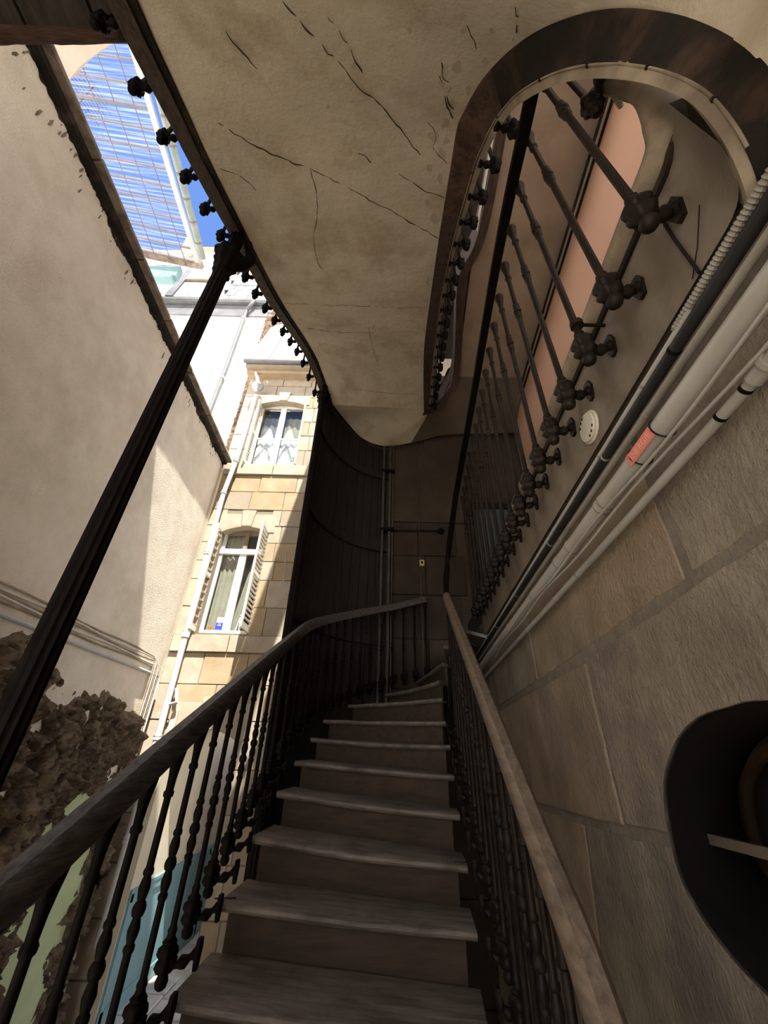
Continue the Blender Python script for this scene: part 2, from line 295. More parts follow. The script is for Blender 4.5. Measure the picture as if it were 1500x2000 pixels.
# cables on the left wall
cab = thing('cable_bundle', 'bundle of cream cables and one white conduit clipped across the left wall', 'cables', (LW(4)+0.05, 4, 1.1))
for i in range(6):
    off = 0.025 if i else 0.03; z = [1.02, 1.12, 1.16, 1.20, 1.235, 1.27][i]; pts = []
    for q in range(24):
        yy = -0.8+q*(6.95+0.8-0.06*i)/23; pts.append((LW(yy)+off, yy, z-0.004*(yy)+(0 if i == 0 else 0.012*math.sin(yy*3.1+i*1.7))))
    e = pts[-1]; pts += [(e[0]+.02, e[1]+0.03, e[2]-0.06), (e[0]+0.02, e[1]+0.04, e[2]-0.3), (e[0]+0.02, e[1]+.04, -0.6-0.1*i)]
    MB().tube(pts, 0.022 if i == 0 else 0.012, 6).build('conduit' if i == 0 else 'cable', 'whitepipe' if i == 0 else ('nosing' if i % 2 else 'shutter'), cab, smooth=60)
# tufa rock round a pale green niche
outer = [(2.2, GZ), (2.2, 1.0), (3.0, 0.98), (3.7, 0.92), (4.15, 0.95), (4.62, 0.72), (4.95, 0.48), (5.45, 0.5), (5.9, 0.62), (6.35, 0.48), (6.8, 0.42), (7.0, 0.05), (7.0, -0.5), (7.05, -1.1), (7.1, -1.6), (7.12, GZ)]
inner = [(5.72, GZ), (5.72, -2.0), (5.75, -1.5), (5.79, -0.95), (5.86, -0.66), (6.1, -0.60), (6.4, -0.62), (6.45, -0.85), (6.48, -1.1), (6.42, -1.8), (6.40, GZ)]
poly = outer+inner[::-1]
def inside(p, P):
    c = False; j = len(P)-1
    for i in range(len(P)):
        if (P[i][1] > p[1]) != (P[j][1] > p[1]) and p[0] < (P[j][0]-P[i][0])*(p[1]-P[i][1])/(P[j][1]-P[i][1])+P[i][0]: c = not c
        j = i
    return c
def sdist(p, P):
    best = 9; j = len(P)-1
    for i in range(len(P)):
        ax, ay = P[j]; bx, by = P[i]; dx, dy = bx-ax, by-ay; t = max(0, min(1, ((p[0]-ax)*dx+(p[1]-ay)*dy)/(dx*dx+dy*dy+1e-9)))
        if not (ay == GZ and by == GZ): best = min(best, math.hypot(p[0]-ax-dx*t, p[1]-ay-dy*t))
        j = i
    return best if inside(p, P) else -best
st = 0.024; ny = int(5.0/st); nz = int(4.2/st); H = {}; b = MB()
for i in range(ny):
    for j in range(nz):
        yy = 2.2+i*st; zz = GZ+j*st; d = sdist((yy, zz), poly)
        w = V3((yy, zz, 0)); d += 0.16*noise.noise(w*3.1)+0.07*noise.noise(w*9)
        if d < -0.1: continue
        c = noise.voronoi(w*5.5+V3((noise.noise(w*4), noise.noise(w*4+V3((9, 0, 0))), 0))*0.6)[0]
        w2 = w+V3((noise.noise(w*6), noise.noise(w*6+V3((4, 0, 0))), 0))*.10; k_ = min(1, max(0.1, d*6))
        rg = noise.ridged_multi_fractal(w2*3.4, 0.9, 2.2, 5, 0.9, 2.0); hf = noise.fractal(w2*11, 0.8, 2.3, 4)
        h = min(1, max(-.2, d*5))*0.16*(0.7+0.7*noise.noise(w*1.7))+k_*(0.13*(rg-.9)+0.085*hf+0.10*(.4-c[0]))
        H[i, j] = len(b.v); b.v.append((LW(yy)-0.05+max(-0.03, min(.42, h))*1.2+0.04, yy+0.02*noise.noise(w*11), zz+0.02*noise.noise(w*13+V3((3, 3, 3)))))
for (i, j) in list(H):
    q = [(i, j), (i+1, j), (i+1, j+1), (i, j+1)]
    if all(t in H for t in q): b.f.append(tuple(H[t] for t in q))
rock = tag(b.build('tufa_rock', 'rock', smooth=60), 'rough brown tufa rock arch framing a pale green niche in the left wall', 'rock')
b = MB().prism([(LW(5.4)+0.03, 5.4, GZ), (LW(5.4)+0.03, 5.4, -0.4), (LW(6.72)+0.03, 6.72, -0.4), (LW(6.72)+0.03, 6.72, GZ)], (-0.06, 0, 0))
o = b.build('painted_panel', 'green', wall_left); o['label'] = 'pale green painted panel'

# ------------------------------------------------------------------ the stone house at the end of the courtyard
FY = 7.16
house = thing('stone_house', 'sunlit ashlar house with two tall windows at the end of the courtyard', 'house', (-2.6, FY, GZ))
W1 = (-3.32, -2.15, 5.70, 7.78); W2 = (-3.40, -2.43, 1.80, 3.93); DR = (-3.30, -2.27, GZ, 0.10)
b = MB()
for x0, x1, z0, z1 in [(-3.80, -3.45, GZ, 8.9), (-2.1, 1.5, GZ, 8.9), (-3.45, -2.1, 0.3, 1.75), (-3.45, -2.1, 4.1, 5.6), (-3.45, -2.1, 7.95, 8.9), (-2.43, -2.1, 1.7, 4.2), (-3.45, -3.40, 1.7, 4.2), (-2.27, -2.1, GZ, 0.4), (-3.45, -3.30, GZ, 0.4), (-3.45, -3.32, 5.5, 8.0), (-2.15, -2.1, 5.5, 8.0)]:
    b.box((x0, FY+0.02, z0), (x1, FY+0.45, z1))
b.build('wall', 'facjoint', house)
zs = [GZ, -2.5, -1.95, -1.4, -0.85, -0.3, 0.36, 0.9, 1.42, 1.72, 2.25, 2.8, 3.2, 3.62, 4.02, 4.42, 4.9, 5.36, 5.66, 6.15, 6.62, 7.1, 7.6, 8.0, 8.42, 8.75]
def stone(x0, x1, z0, z1, m=None, dy=None):
    if x1-x0 < 0.03: return
    d = rnd(-0.006, 0.006) if dy is None else dy
    MB().hexa([(x0+.007, FY-d, z0+.007), (x1-.007, FY-d, z0+.007), (x1-.007, FY+0.2, z0+.007), (x0+.007, FY+0.2, z0+.007)],
              [(x0+.007, FY-d, z1-.007), (x1-.007, FY-d, z1-.007), (x1-.007, FY+0.2, z1-.007), (x0+.007, FY+0.2, z1-.007)]).build('ashlar_block', m or random.choice(['fac1', 'fac2', 'fac2', 'fac3', 'fac3']), house, bevel=0.006)
for i in range(len(zs)-1):
    z0, z1 = zs[i], zs[i+1]; zm = (z0+z1)/2; op = None
    for (a, c, e, f) in (W1, W2, DR):
        if e-0.02 < zm < f+(0.45 if f < 7 else 0.25): op = (a, c)
    if abs(zm-1.57) < 0.2 or abs(zm-5.51) < 0.1:       # projecting sill courses
        x = -3.75
        while x < -1.0:
            x2 = min(x+rnd(0.9, 1.3), -0.9); stone(x, x2, z0, z1, 'fac1', 0.05); x = x2
        continue
    if op:
        stone(-3.80, op[0]-0.005, z0, z1, 'fac1')
        q = op[1]+(0.26 if i % 2 else 0.20); stone(op[1]+0.005, q, z0, z1); r_ = q+(0.42 if i % 2 else 0.5); stone(q, r_, z0, z1); stone(r_, -0.9, z0, z1)
    else:
        x = -3.80+(0.0 if i % 2 else -0.2)
        while x < -0.95:
            x2 = min(x+rnd(0.5, 0.85), -0.9); stone(max(x, -3.8), x2, z0, z1, 'fac1' if zm > 8.1 else None); x = x2
def lintel(a, c, z, rise, top, key=True):             # segmental arch of three voussoirs
    xm = (a+c)/2; f = lambda x: z+rise*(1-((x-xm)/((c-a)/2))**2)
    for (u0, u1) in [(a-0.12, xm-0.10), (xm-0.10, xm+0.10), (xm+0.10, c+0.12)]:
        xs = [u0+(u1-u0)*t/8 for t in range(9)]; isk = abs(u0+u1-2*xm) < 0.02
        lo = [V3((x, FY-(0.05 if isk else 0.012), f(min(max(x, a), c)))) for x in xs]; tp = top+(0.08 if isk else 0); w = 0.05 if isk else 0
        MB().prism(lo+[V3((u1+w, lo[0].y, tp)), V3((u0-w, lo[0].y, tp))], (0, 0.30, 0)).build('keystone' if isk else 'voussoir', 'fac1', house, bevel=0.006)
lintel(W1[0], W1[1], 7.70, 0.13, 8.05); lintel(W2[0], W2[1], 3.86, 0.13, 4.30); lintel(DR[0], DR[1], 0.08, 0.16, 0.62)
# eaves: cornice, gutter, zinc roof with standing seams
MB().box((-3.86, FY-.34, 8.80), (1.5, FY+.05, 8.955)).build('cornice', 'fac3', house); MB().box((-3.84, FY-.22, 8.68), (1.5, FY+.05, 8.79)).build('cornice', 'fac2', house)
MB().sweep([(-3.9, FY-0.40, 8.93), (1.5, FY-0.40, 8.93)], [(-.06, -.02), (-.03, -.06), (.03, -.06), (.06, -.02), (.06, .03), (-.06, .03)]).build('gutter', 'darkzinc', house)
rf = MB().hexa([(-3.86, FY-0.36, 8.96), (1.5, FY-0.36, 8.96), (1.5, FY+.5, 12.0), (-3.86, FY+.5, 12.0)], [(-3.86, FY-0.36, 9.02), (1.5, FY-0.36, 9.02), (1.5, FY+.5, 12.06), (-3.86, FY+.5, 12.06)]).build('roof', 'zinc', house)
for x in (-3.3, -2.7, -2.1, -1.5, -0.9): MB().tube([(x, FY-0.37, 9.03), (x, FY+.49, 12.07)], 0.022, 6).build('roof_seam', 'darkzinc', rf)
# windows
def window(w, transom, y):
    a, c, z0, z1 = w; wd = MB(); t = 0.055; ym = y
    for (x0, x1, q0, q1) in [(a, a+t, z0, z1), (c-t, c, z0, z1), (a+t, c-t, z0+.001, z0+t), ((a+c)/2-0.07, (a+c)/2+0.07, z0+t, z1-0.05 if not transom else transom)]: wd.box((x0, ym, q0), (x1, ym+0.06, q1))
    f = wd.build('window', 'window_white', house)
    MB().box((a+.002, ym+0.012, z1-t), (c-.002, ym+0.078, z1+0.12)).build('frame_head', 'brownframe' if transom else 'shutter', f)
    return f
f = window(W1, None, FY+0.16)
MB().box((W1[0], FY+0.165, 6.63), (W1[1], FY+0.2, 6.665)).build('glazing_bar', 'window_white', f)
for s_ in (0, 1):
    a = W1[0]+0.055 if s_ == 0 else (W1[0]+W1[1])/2+0.07; c = (W1[0]+W1[1])/2-0.07 if s_ == 0 else W1[1]-0.055
    for (z0, z1) in ((W1[2]+.055, 6.63), (6.665, W1[3]-.05)): MB().grid([[(a, FY+.19, z0), (c, FY+.19, z0)], [(a, FY+.19, z1), (c, FY+.19, z1)]]).build('pane', 'glass', f)
    def cz(x, s_=s_): return 6.88+0.20*math.cos((x-a)/(c-a)*2*math.pi*1.15+2.6+s_)
    n = 16; xs = [a+(c-a)*t/n for t in range(n+1)]; yy = lambda x: FY+0.26+0.015*math.sin(x*40)
    MB().grid([[(x, yy(x), W1[2]) for x in xs], [(x, yy(x), cz(x)) for x in xs]]).build('lace_curtain', 'curtain', f, smooth=180)
    for dz in (0, 0.075): MB().grid([[(x, FY+0.24, cz(x)-0.62-dz) for x in xs], [(x, FY+0.24, cz(x)-0.58-dz) for x in xs]]).build('lace_border', 'curtaindark', f)
    MB().grid([[(x, yy(x)+0.05, 6.6) for x in xs], [(x, yy(x)+0.05, 7.5) for x in xs]]).build('net_curtain', 'drape' if s_ else 'curtaindark', f, smooth=180)
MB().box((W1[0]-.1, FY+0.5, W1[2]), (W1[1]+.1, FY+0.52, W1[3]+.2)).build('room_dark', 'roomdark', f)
f2 = window(W2, 3.55, FY+0.16)
MB().box((W2[0], FY+0.13, 3.42), (W2[1], FY+0.21, 3.53)).build('transom', 'window_white', f2)
MB().box(((W2[0]+W2[1])/2-0.04, FY+0.155, 3.53), ((W2[0]+W2[1])/2+0.04, FY+0.2, W2[3])).build('mullion', 'brownframe', f2)
for (a, c) in ((W2[0]+.055, (W2[0]+W2[1])/2-.07), ((W2[0]+W2[1])/2+.07, W2[1]-.055)):
    [MB().grid([[(a, FY+.19, z0), (c, FY+.19, z0)], [(a, FY+.19, z1), (c, FY+.19, z1)]]).build('pane', 'glass', f2) for z0, z1 in ((W2[2]+.055, 3.42), (3.53, W2[3]-.05))]
xs = [W2[0]+0.05+t*0.03 for t in range(12)]
MB().grid([[(x, FY+0.30+0.02*math.sin(x*60), z) for x in xs] for z in (W2[2], 3.9)]).build('drape', 'drape', f2, smooth=180)
xs = [-2.68+t*0.02 for t in range(12)]
MB().grid([[(x-(0.12*(3.9-z) if z < 3 else 0), FY+0.32+0.02*math.sin(x*60), z) for x in xs] for z in (W2[2], 3.9)]).build('drape', 'drape', f2, smooth=180)
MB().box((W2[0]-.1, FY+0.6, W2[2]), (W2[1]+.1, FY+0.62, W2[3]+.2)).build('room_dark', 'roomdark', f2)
def shutter(x, y0, y1, z0, z1, slats, parent):
    sh = MB(); t = 0.018
    for (p0, p1, q0, q1) in [(y0, y0+.05, z0, z1), (y1-.05, y1, z0, z1), (y0+.05, y1-.05, z0+.002, z0+.09), (y0+.05, y1-.05, z1-.09, z1-.002), (y0+.05, y1-.05, (z0+z1)/2-.04, (z0+z1)/2+.04)]: sh.box((x-t, p0, q0), (x+t, p1, q1))
    o = sh.build('shutter', 'shutter', parent)
    zz = z0+.1
    while zz < z1-.1:
        MB().hexa([(x-.014, y0+.04, zz), (x+.014, y0+.04, zz+.012), (x+.014, y1-.04, zz+.012), (x-.014, y1-.04, zz)], [(x-.014, y0+.04, zz+.008), (x+.014, y0+.04, zz+.02), (x+.014, y1-.04, zz+.02), (x-.014, y1-.04, zz+.008)]).build('slat', 'shutter', o)
        zz += (z1-z0)/slats
    return o
shutter(W1[0]+0.00, FY-0.14, FY+0.14, W1[2], W1[3]-0.03, 26, house)
shutter(W1[1]+0.02, FY-0.07, FY+0.12, W1[2], W1[3]-0.03, 14, house)
shutter(W2[1]-0.02, FY-0.40, FY+0.10, W2[2]-0.02, W2[3]+0.02, 24, house)
shutter(W2[0]-0.02, FY-0.22, FY+0.10, W2[2]-0.02, W2[3]+0.02, 14, house)
# notice and small things on the window board
nt = thing('window_notice', 'blue and white notice with a house emblem leaning behind left pane of lower window', 'notice', (-3.05, FY+0.17, 1.86))
n0, n1 = -3.12, -2.965
MB().box((n0, FY+0.172, 1.865), (n1, FY+0.18, 2.10)).build('paper', 'paper', nt)
MB().box((n0, FY+0.168, 1.865), (n1, FY+0.1715, 2.0)).build('blue_field', 'blue', nt)
xm = (n0+n1)/2-0.01
MB().tube([(xm+0.028*math.cos(t*math.pi/8), FY+0.166, 2.0+0.028*math.sin(t*math.pi/8)) for t in range(17)], 0.0035, 5).build('ring_emblem', 'paper', nt)
MB().tube([(xm-0.045, FY+0.166, 2.02), (xm, FY+0.166, 2.065), (xm+0.03, FY+0.166, 2.035), (xm+0.065, FY+0.166, 2.035)], 0.003, 5).build('roof_emblem', 'blue', nt)
MB().box((n0+.03, FY+0.165, 1.94), (n0+.10, FY+0.167, 1.955)).build('white_strip', 'paper', nt)
b = MB().lathe([(.012, 0), (.02, .03), (.03, .06), (.028, .09), (.02, .10)], (-3.25, FY+0.24, 1.86), 8); tag(b.build('orange_figurine', 'redor', smooth=60, at=(-3.25, FY+.24, 1.86)), 'tiny orange ornament standing behind left pane of lower window', 'ornament')
wnd = thing('white_tassel', 'slim white tassel standing behind right pane of lower window', 'ornament', (-2.72, FY+0.24, 1.86))
MB().ball((-2.72, FY+0.24, 2.16), 0.018).build('knob', 'paper', wnd, smooth=60)
for dx in (-.05, -.03, .02): MB().tube([(-2.72, FY+.24, 2.15), (-2.72+dx*.5, FY+.24, 2.0), (-2.72+dx, FY+.24, 1.86)], 0.006, 5).build('strand', 'paper', wnd)
# passage behind the arched doorway: its left wall is beige above a teal panelled dado
dw = thing('passage_wall', 'beige passage wall with teal panelled dado seen through the arched doorway', 'wall', (-3.28, 8, GZ))
def leaf(y0, y1, z0, z1, d0, d1, m, name): MB().box((-3.28+d0, y0, z0), (-3.28+d1, y1, z1)).build(name, m, dw, bevel=0.004)
leaf(7.10, 12, GZ, .5, -.10, 0, 'beige', 'plaster_panel'); leaf(7.12, 12, -1.71, -1.66, 0, .03, 'teal', 'dado_rail'); leaf(7.12, 12, GZ, -1.71, 0, .010, 'teal', 'dado_board')
for i in range(5): leaf(7.14+i*.95, 7.22+i*.95, GZ, -1.71, .010, .024, 'teal', 'stile')
leaf(7.12, 12, GZ+.05, GZ+.20, .010, .024, 'teal', 'bottom_rail'); MB().box((-3.38, 11.9, GZ), (-1.6, 12, .5)).build('end_panel', 'beige', dw)
MB().box((-1.75, 8.8, GZ), (-1.6, 12, .5)).build('side_panel', 'beige', dw)  # unseen side and end panels, placed to dim the passage
leaf(7.12, 12, -1.80, -1.71, .010, .024, 'teal', 'top_rail')
MB().box((-3.38, 7.6, .35), (-1.6, 9.0, .5)).build('ceiling_panel', 'beige', dw)
# downpipe on the house corner
dp = thing('downpipe', 'tall white rainwater downpipe in the corner between left wall and stone house', 'downpipe', (-3.56, 7.02, GZ))
pts = [atY(499, 772, 6.94), atY(481, 835, 6.95), atY(461, 900, 6.96), atY(437, 962, 6.98), atY(405, 1080, 7.0), atY(364, 1235, 7.0), atY(308, 1440, 7.0), atY(250, 1640, 7.0), atY(192, 1850, 7.0)]
MB().tube(pts, 0.052, 10).build('pipe', 'whitepipe', dp, smooth=60)
for p in pts[2:8]: MB().lathe([(.052, -.04), (.064, -.035), (.064, -.01), (.058, 0), (.064, .01), (.064, .035), (.052, .04)], p, 10).build('collar', 'whitepipe', dp, smooth=40)
MB().tube([atY(364, 1235, 7.0), atY(361, 1245, 7.0)], 0.07, 10).build('collar', 'whitepipe', dp)
MB().tube([atY(345, 1345, 7.08), atY(345, 1372, 7.0), atY(320, 1378, 7.0)], 0.03, 8).build('branch', 'whitepipe', dp, smooth=60)
hp = atY(503, 757, 6.93)
MB().lathe([(.05, -.20), (.06, -.14), (.14, .0), (.155, .03), (.155, .06), (.14, .06)], hp, 14).build('hopper', 'zinc', dp, smooth=40)
MB().tube([hp+V3((0, 0, .02)), atY(503, 738, 6.95), atY(500, 728, 6.93)], 0.045, 10).build('pipe', 'whitepipe', dp, smooth=60)
tw = MB()
for _ in range(9): tw.tube([hp+V3((rnd(-.05, .2), rnd(-.1, 0), .05)), hp+V3((rnd(0, .4), -.1, rnd(.0, .25))), hp+V3((rnd(.1, .5), -.12, rnd(-.1, .35)))], 0.006, 4)
tag(tw.build('dry_twigs', 'nosing'), 'tangle of dry twigs caught on the zinc rainwater hopper', 'twigs', kind='stuff')
# hook of wire on the facade
tag(MB().tube([atY(558, 1078, 7.13), atY(556, 1120, 7.12), atY(552, 1140, 7.11), atY(549, 1146, 7.11), atY(555, 1132, 7.11), atY(563, 1128, 7.11), atY(566, 1132, 7.11)], 0.008, 5).build('wire_loop', 'zinc'), 'coiled grey wire hanging on the ashlar right of lower window', 'wire')

# ------------------------------------------------------------------ the white house behind, its slate roof
PY = 7.62
ph = thing('white_house', 'tall white rendered house with slate roof rising behind the left wall', 'house', (-6.5, PY, GZ))
MB().box((-13, PY, GZ), (-4.08, PY+4, 12.95)).build('wall', 'white_plaster', ph)
MB().box((-13, PY-0.04, 12.35), (-3.95, PY, 12.97)).build('cornice_band', 'darkzinc', ph)
MB().sweep([(-13, PY-0.1, 13.0), (-3.9, PY-0.1, 13.06)], [(-.08, -.02), (-.04, -.1), (.06, -.1), (.1, -.02), (.1, .08), (-.08, .08)]).build('gutter', 'darkzinc', ph)
for (x0, z0) in ((-7.7, 11.9),): MB().box((x0, PY-0.01, z0), (x0+1.5, PY, z0+0.03)).build('line_ledge', 'slate', ph)
RS = lambda t: (PY-0.10+0.55*t, 13.1+4.6*t)
MB().hexa([(-13, RS(0)[0]+.06, 13.08), (-3.9, RS(0)[0]+.06, 13.08), (-3.9, RS(1)[0]+.06, 17.7), (-13, RS(1)[0]+.06, 17.7)], [(-13, RS(0)[0]+.4, 13.0), (-3.9, RS(0)[0]+.4, 13.0), (-3.9, RS(1)[0]+.4, 17.6), (-13, RS(1)[0]+.4, 17.6)]).build('roof', 'slate', ph)
me = MB().hexa([(0, .02, 0), (.31, .02, 0), (.31, .07, .42), (0, .07, .42)], [(0, -.03, .0), (.31, -.03, .0), (.31, .03, .42), (0, .03, .42)]).mesh('slate', 'slate')
for j in range(11):
    x = -10.4+(0.16 if j % 2 else 0)
    while x < -4.1:
        if not (-7.95 < x < -5.95):
            o = bpy.data.objects.new('slate', me); COL.objects.link(o); o.location = (x+rnd(-.008, .008), RS(j/11)[0]+rnd(-.012, .0), RS(j/11)[1]); adopt(o, ph)
        x += 0.32
# dormer: blue grey cheek, white sashes, bar
def pan(x0, x1, t0, t1, d, nm, m, par): return MB().hexa([(x0, RS(t0)[0]-d, RS(t0)[1]), (x1, RS(t0)[0]-d, RS(t0)[1]), (x1, RS(t1)[0]-d, RS(t1)[1]), (x0, RS(t1)[0]-d, RS(t1)[1])], [(x0, RS(t0)[0]+.1, RS(t0)[1]), (x1, RS(t0)[0]+.1, RS(t0)[1]), (x1, RS(t1)[0]+.1, RS(t1)[1]), (x0, RS(t1)[0]+.1, RS(t1)[1])]).build(nm, m, par)
dm = pan(-7.75, -7.5, .02, .84, .12, 'dormer', 'darkzinc', ph)
pan(-7.97, -7.75, .02, .84, .06, 'dormer_cheek', 'slate', dm); pan(-7.45, -6.35, .02, .27, .10, 'lower_sash', 'window_white', dm); pan(-7.45, -6.35, .35, .88, .16, 'upper_sash', 'window_white', dm)
pan(-7.4, -6.3, .28, .34, .20, 'sash_bar', 'brownframe', dm); pan(-7.0, -6.95, .03, .26, .13, 'sash_bar', 'zinc', dm); pan(-6.35, -6.0, .02, .8, .05, 'dormer_cheek', 'darkzinc', dm); pan(-6.0, -5.93, .02, .6, .10, 'dormer_edge', 'window_white', dm)
MB().box((-7.9, RS(1)[0]-.1, 17.0), (-4.1, RS(1)[0]+.4, 17.9)).build('ridge_wall', 'coping', ph)
MB().prism([(-8.5, 7.75, 16.6), (-7.95, 7.75, 16.6), (-7.9, 7.75, 17.5), (-8.6, 7.75, 18.2)], (0, .6, 0)).build('chimney', 'coping', ph)
# rough quoin strip of the white house
rb = MB(); 
for j in range(130):
    z = 4.6+j*0.062
    row = [V3((-4.12+i*0.032*(0.6+0.06*j/10)+rnd(-.01, .01), PY-0.02-0.05*abs(noise.noise(V3((i*0.9, j*0.7, 3))))*2, z+rnd(-.015, .015))) for i in range(9)]
    if j == 0: rows = []
    rows.append(row)
rb.grid(rows).build('rubble_edge', 'rubble', ph)['kind'] = 'stuff'
MB().box((-4.1, PY+.02, 5), (-3.6, PY+0.5, 12.6)).build('return_wall', 'rubble', ph)
wp = thing('wall_downpipe', 'grey rainwater downpipe with swan neck on the white house', 'downpipe', atY(420, 770, PY-.1))
pts = dense([atY(497, 588, PY-.2), atY(489, 597, PY-.18), atY(482, 606, PY-.1)], 4)+[atY(476, 622, PY-.08), atY(452, 690, PY-.08), atY(434, 738, PY-.08), atY(410, 800, PY-.08), atY(398, 850, PY-.08)]
MB().tube(pts, 0.06, 8).build('pipe', 'darkzinc', wp, smooth=60)
for p in (pts[9], pts[11]): MB().lathe([(.05, -.05), (.075, -.04), (.075, .04), (.05, .05)], p, 10).build('collar', 'zinc', wp)

# ------------------------------------------------------------------ corrugated canopy over the neighbouring roof
cp = thing('corrugated_canopy', 'clear corrugated plastic canopy on steel purlins high against the blue sky', 'canopy', (-6.2, 4, 13.3))
E0 = atZ(245, 45, 13.3); E1 = atZ(386, 512, 13.3); L = (E1-E0); dY = L.normalized(); dX = V3((-1, -0.05, 0.25))
n = 440; rows = [[], []]
for i in range(n+1):
    p = E0+L*(i/n); h = 0.022*math.sin(i/n*L.length/0.11*2*math.pi)
    rows[0].append(p+V3((0, 0, h+.06))); rows[1].append(p+dX*4.5+V3((0, 0, h+.06)))
MB().grid(rows).build('corrugated_sheet', 'poly', cp, smooth=180)
nr = 13
for i in range(nr):
    p = E0+L*(0.03+0.97*i/(nr-1)); w = 0.06 if i in (3,) else 0.035
    MB().sweep([p, p+dX*4.5], [(-w/2, -.04), (w/2, -.04), (w/2, .03), (-w/2, .03)]).build('purlin', 'purlin', cp)
for k in range(1, 7): 
    p = E0+dX*(0.53*k-0.1); MB().tube([p+V3((0, 0, -.03)), p+L+V3((0, 0, -.03))], 0.012, 5).build('wire_rod', 'purlin', cp)
MB().sweep([E0, E1], [(-.07, -.05), (.07, -.05), (.07, .05), (-.07, .05)]).build('edge_beam', 'zinc', cp)
G0, G1 = E0+V3((.35, 0, -.1)), atZ(396, 505, 13.15)
MB().tube([G0, G1], 0.10, 10).build('gutter_pipe', 'zincgreen', cp, smooth=60)
for t in (0.3, .42, .54, .66, .78, .9): 
    p = G0+(G1-G0)*t; MB().tube([p-dY*.02, p+dY*.02], 0.112, 10).build('gutter_band', 'purlin', cp)
MB().hexa([E1+V3((-4.6, -.2, 1.08)), E1+V3((.1, 0, -.07)), E1+V3((.1, .2, -.07)), E1+V3((-4.6, .0, 1.08))], [E1+V3((-4.6, -.2, 1.3)), E1+V3((.1, 0, .15)), E1+V3((.1, .2, .15)), E1+V3((-4.6, 0, 1.3))]).build('end_beam', 'coping', cp)
MB().box((-9.2, 6.55, 12.80), (-6.87, 6.75, 13.35)).build('teal_fascia', 'teal', cp); MB().box((-9.2, 6.5, 12.62), (-6.95, 6.75, 12.80)).build('teal_fascia', 'teal', cp)
ant = thing('television_antenna', 'dark red television antenna with many thin prongs above the canopy', 'antenna', atZ(165, 195, 15))
a0, a1 = atZ(154, 202, 14.4), atZ(184, 168, 14.4); MB().tube([a0, a1], 0.02, 5).build('boom', 'lintel', ant)
for i in range(9):
    p = a0+(a1-a0)*(i/8); d = V3((0.22, 0.55, 0.0))*(0.9 if i % 2 else .6); MB().tube([p-d, p+V3((0, 0, .05)), p+d], 0.009, 4).build('prong', 'lintel', ant)
# sunlit concave overhang of the front building, seen past the lintel
pl = [atZ(x, y, 11) for x, y in [(40, 20), (250, 20), (250, 70), (237, 80), (226, 84), (214, 88), (200, 96), (186, 107), (170, 118), (156, 130), (146, 142), (134, 157), (90, 95)]]
tag(MB().prism(pl, (0, 0, .35)).build('roof_overhang', 'beige2', at=pl[0]), 'pale concave plaster overhang high above the dark lintel at top left', 'overhang')

# ------------------------------------------------------------------ front building (behind and over the camera)
b = MB().box((-3.3, -4.5, 7.0), (4.0, 0.80, 11.2)); tag(b.build('wall_front', 'plaster'), kind='structure')
MB().box((-3.8, -5.2, GZ), (-2.6, -5.0, 7.0)).build('rear_wall', 'plaster', bpy.data.objects['wall_front']); MB().box((-.7, -5.2, GZ), (1.0, -5.0, 7.0)).build('rear_wall', 'plaster', bpy.data.objects['wall_front']); MB().box((1.0, -5.2, 1.0), (2.4, -5.0, 7.0)).build('rear_wall', 'plaster', bpy.data.objects['wall_front'])  # unseen walls added behind the camera, gap sized for the light let in
tl = thing('timber_lintel', 'red brown timber lintel under blackened planks over the passage at top left', 'lintel', (-2.2, 0.4, 3))
lb = []
for i in range(41):
    x = -3.6+2.3*i/40; w1 = .478-.065*(x+3.6)/2.3*.9+.012*noise.noise(V3((x*7, 1, 2)))+.006*noise.noise(V3((x*23, 4, 2))); lb.append([(x, .365, 3.0), (x, w1-.01, 3.0+.008*noise.noise(V3((x*9, 7, 1)))), (x, w1, 3.02), (x, w1-.02, 3.25), (x, .365, 3.25)])
MB().grid(lb).build('beam', 'lintel', tl)
x = -3.6
while x < -1.2: 
    MB().box((x, -2.4, 3.03+rnd(0, .02)), (x+.34, .37, 3.12)).build('plank', 'plank', tl); x += .352

# ------------------------------------------------------------------ right wall with stones and oculus
wr = MB().hexa([(RW(-1)+.006, -1, GZ), (RW(6)+.006, 6, GZ), (RW(6)+.5, 6, GZ), (RW(-1)+.5, -1, GZ)], [(RW(-1)+.006, -1, .95), (RW(6)+.006, 6, .95), (RW(6)+.5, 6, .95), (RW(-1)+.5, -1, .95)]).build('wall_right', 'mortar')
tag(wr, kind='structure')
MB().box((.66, -6, GZ), (.98, -1.0, 3.6)).build('passage_pier', 'rwall', wr); MB().box((.80, -1.05, .96), (.98, -.15, 3.6)).build('passage_pier', 'rwall', wr)  # unseen piers added to block light from behind on the right
OC = [(0.62, 0.02), (0.75, .085), (.86, .105), (.95, .10), (1.06, .088), (1.18, .044), (1.285, -.03), (1.335, -.09), (1.372, -.185), (1.375, -.28), (1.33, -.336), (1.26, -.378), (1.17, -.405), (1.0, -.43), (.82, -.42), (.66, -.37), (.55, -.29), (.50, -.18), (.53, -.06)]
OC = [(p.x, p.y) for p in dense([V3((a, c, 0)) for a, c in OC+[OC[0]]], 3)[:-1]]
def wpt(y, z, d=0.0): return V3((RW(y)+d, y, z))
